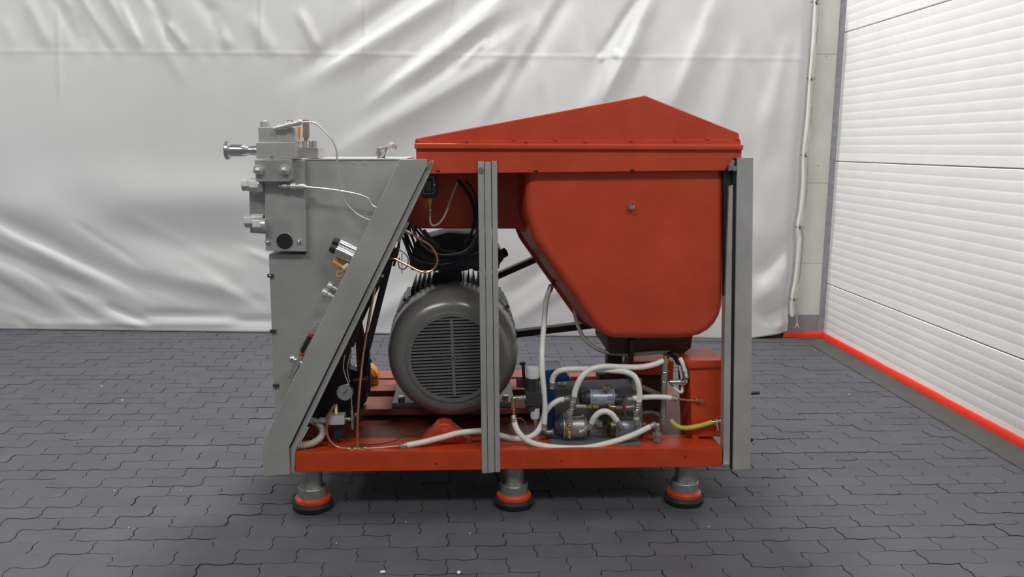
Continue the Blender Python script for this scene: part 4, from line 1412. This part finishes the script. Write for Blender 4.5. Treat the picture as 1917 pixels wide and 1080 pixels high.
# lower left pump
p1, a_, e_, d_, r_ = pump(1053, 1096, 799, .11, 21, CAST, 'diaphragm_pump', 'cast metal pump at the left of the pair')
part('pump_end', MB().lathe(a_, -d_, [(-.004, r_ * .92), (.014, r_ * .90), (.026, r_ * .7), (.034, r_ * .62), (.038, .012)], 24), DARKGREY, 0, p1)
part('pump_end', MB().lathe(e_, d_, [(-.004, r_ * .95), (.010, r_ * .9), (.018, r_ * .6), (.020, .012)], 24), DARKGREY, 0, p1)
part('pump_rib', MB().rect(1056, 776, 1062, 781, .08, .11).rect(1088, 776, 1093, 781, .08, .11).tube([at(1060, 780.5, .078), at(1090, 780, .078)], .002, 6, 1), CAST, .001, p1)
part('pump_elbow', MB().tube(pts([(1019, 801), (1020, 807), (1025, 809), (1036, 808)], .10), .0105, 12).ring(at(1034, 808, .10), (1, 0, 0), .0125, .0025, 16, 6).ring(at(1019, 800, .10), (0, 0, 1), .0105, .002, 16, 6), CAST, 0, p1)
part('brass_elbow', MB().hexa(at(1066, 805, .055), at(1066, 797, .055), .0125).cyl(at(1066, 805, .06), at(1066, 818, .07), .010, None, 12).ring(at(1066.5, 795.5, .055), (0, 0, 1), .010, .002, 16, 6).ring(at(1066, 807, .055), (0, 0, 1), .010, .002, 16, 6), BRASS, 0, p1)
part('pump_outlet', MB().tube(pts([(1085, 810), (1092, 806), (1099, 800)], .06), .012, 12).hexa(at(1096, 803, .06), at(1102, 797, .06), .012).ring(at(1093, 806, .06), (1, 0, .9), .0115, .002, 16, 6), CAST, 0, p1)
part('tee_fitting', MB().cyl(at(1072, 752, .07), at(1069, 775, .062), .009, None, 12).ring(at(1071.2, 756, .07), (0, 0, 1), .010, .0026, 16, 6).ring(at(1069.6, 766, .066), (0, 0, 1), .010, .0026, 16, 6), CAST, 0, p1)
# lower right pump
p2, a_, e_, d_, r_ = pump(1150, 1196, 800, .15, 20, PALEBLUE, 'diaphragm_pump', 'cast pump with bronze end at the right of the pair')
part('pump_end', MB().lathe(a_, -d_, [(-.004, r_ * .98), (.022, r_ * .96), (.030, r_ * .7), (.036, .02)], 24), BRONZE, 0, p2)
part('pump_end', MB().lathe(e_, d_, [(-.004, r_ * .9), (.014, r_ * .85), (.022, r_ * .5), (.024, .012)], 24), BRONZE, 0, p2)
part('pump_rib', MB().rect(1140, 776, 1170, 782, .11, .15).rect(1176, 774, 1196, 780, .11, .15), BRONZE, .002, p2)
part('pump_inlet', MB().cyl(at(1158, 792, .07), at(1163, 800, .08), .012, None, 14).hexa(at(1160, 796, .075), at(1164, 803, .085), .013), CAST, 0, p2)
part('tee_fitting', MB().cyl(at(1195, 757, .07), at(1192, 775, .075), .009, None, 12).ring(at(1195, 756, .07), (0, 0, 1), .0105, .0026, 16, 6).ring(at(1193.5, 766, .072), (0, 0, 1), .0095, .0024, 16, 6), CHROME, 0, p2)
part('pump_union', MB().hexa(at(1193, 799, .09), at(1193, 792, .09), .013).cyl(at(1193, 806, .09), at(1193, 798, .09), .010, None, 14).cyl(at(1184, 797, .08), at(1184, 791, .08), .006, None, 8), CAST, 0, p2)
part('brass_plug', MB().hexa(at(1200, 794, .12), at(1210, 792, .12), .010), BRASS, 0, p2)
part('valve_stub', MB().rect(1116, 786, 1122, 796, .12, .15).rect(1119, 789, 1128, 800, .14, .17).rect(1111, 788, 1117, 794, .12, .15), CAST, .001)
# yellow drain hose
yh = part('drain_hose', MB().tube(pts([(1255, 786, .13), (1264, 795, .12), (1274, 800, .10), (1288, 801, .085), (1310, 797, .08), (1334, 790, .08)]), .0105, 12, 8, .05, .008), YHOSE, label='yellow ribbed drain hose by the oil tank')
part('hose_clamp', MB().ring(at(1338.5, 790, .08), (1, 0, .15), .0135, .0035, 20, 6).ring(at(1342, 789.5, .08), (1, 0, .15), .0125, .0025, 20, 6).cyl(at(1341, 793, .065), at(1344, 806, .065), .004, None, 8), CHROME, 0, yh)
part('ball_valve', MB().cyl(at(1334, 791, .08), at(1353, 787, .08), .009, None, 14).ball(at(1349, 788, .08), .012, 12), CHROME, 0, yh)
part('red_lever', MB().cyl(at(1343, 783, .07), at(1353, 778, .07), .005, None, 10), REDPL, 0, yh)
# rods sticking out behind the right post
part('tie_rod', MB().cyl(at(1380, 739, .25), at(1421.5, 735, .25), .0075, None, 12), BLACKM, label='black rod end beyond the right post')
part('tie_rod', MB().cyl(at(1384, 838, .25), at(1409, 822, .25), .0075, None, 12), BLACKM)

# ================================================================== white chips lying on the paving
def chip(xp, yp, sx, sy, k, label):
    c = ground(xp, yp)
    r_ = random.Random(k)
    n_ = 6
    pl_ = []
    for i in range(n_):
        w = 2 * pi * i / n_
        q = r_.uniform(.7, 1.0)
        pl_.append(c + Vector((sx * q * cos(w), sy * q * sin(w), .0016)))
    o_ = obj('paper_chip', MB().prism(pl_, (0, 0, .003)), CHIPM, base=True)
    tag(o_, label, 'chip', 'white chips on the paving')


for k, (x, y, sx, sy, lab) in enumerate((
        (716, 1072, .012, .010, 'larger flat white chip at the front of the paving, left one of two'),
        (859, 1073, .009, .012, 'larger slanted white chip at the front of the paving, right one of two'),
        (760, 978, .003, .003, 'white speck at the edge of the machine shadow between left and middle feet'),
        (880, 1000, .003, .003, 'white speck on the paving just in front of and left of the middle foot'),
        (630, 1018, .003, .003, 'white speck on the paving in front of the left foot'),
        (214, 920, .004, .003, 'white speck left of the slanted post, left one of two level with the feet'),
        (339, 919, .004, .003, 'white speck left of the slanted post, right one of two level with the feet'),
        (241, 989, .003, .003, 'white speck at left, below the two that lie level with the feet'),
        (1327, 987, .004, .003, 'white speck on the paving in front of the right foot'),
        (1526, 656, .007, .006, 'white chip near the corner in front of the red flashing'),
        (1589, 739, .006, .006, 'white chip on the paving right of the machine beside the concrete border'),
        (229, 750, .007, .006, 'white chip far back on the left paving, nearer of the two'),
        (190, 724, .007, .006, 'white chip far back on the left paving, nearer the tarp of the two'))):
    chip(x, y, sx, sy, k, lab)
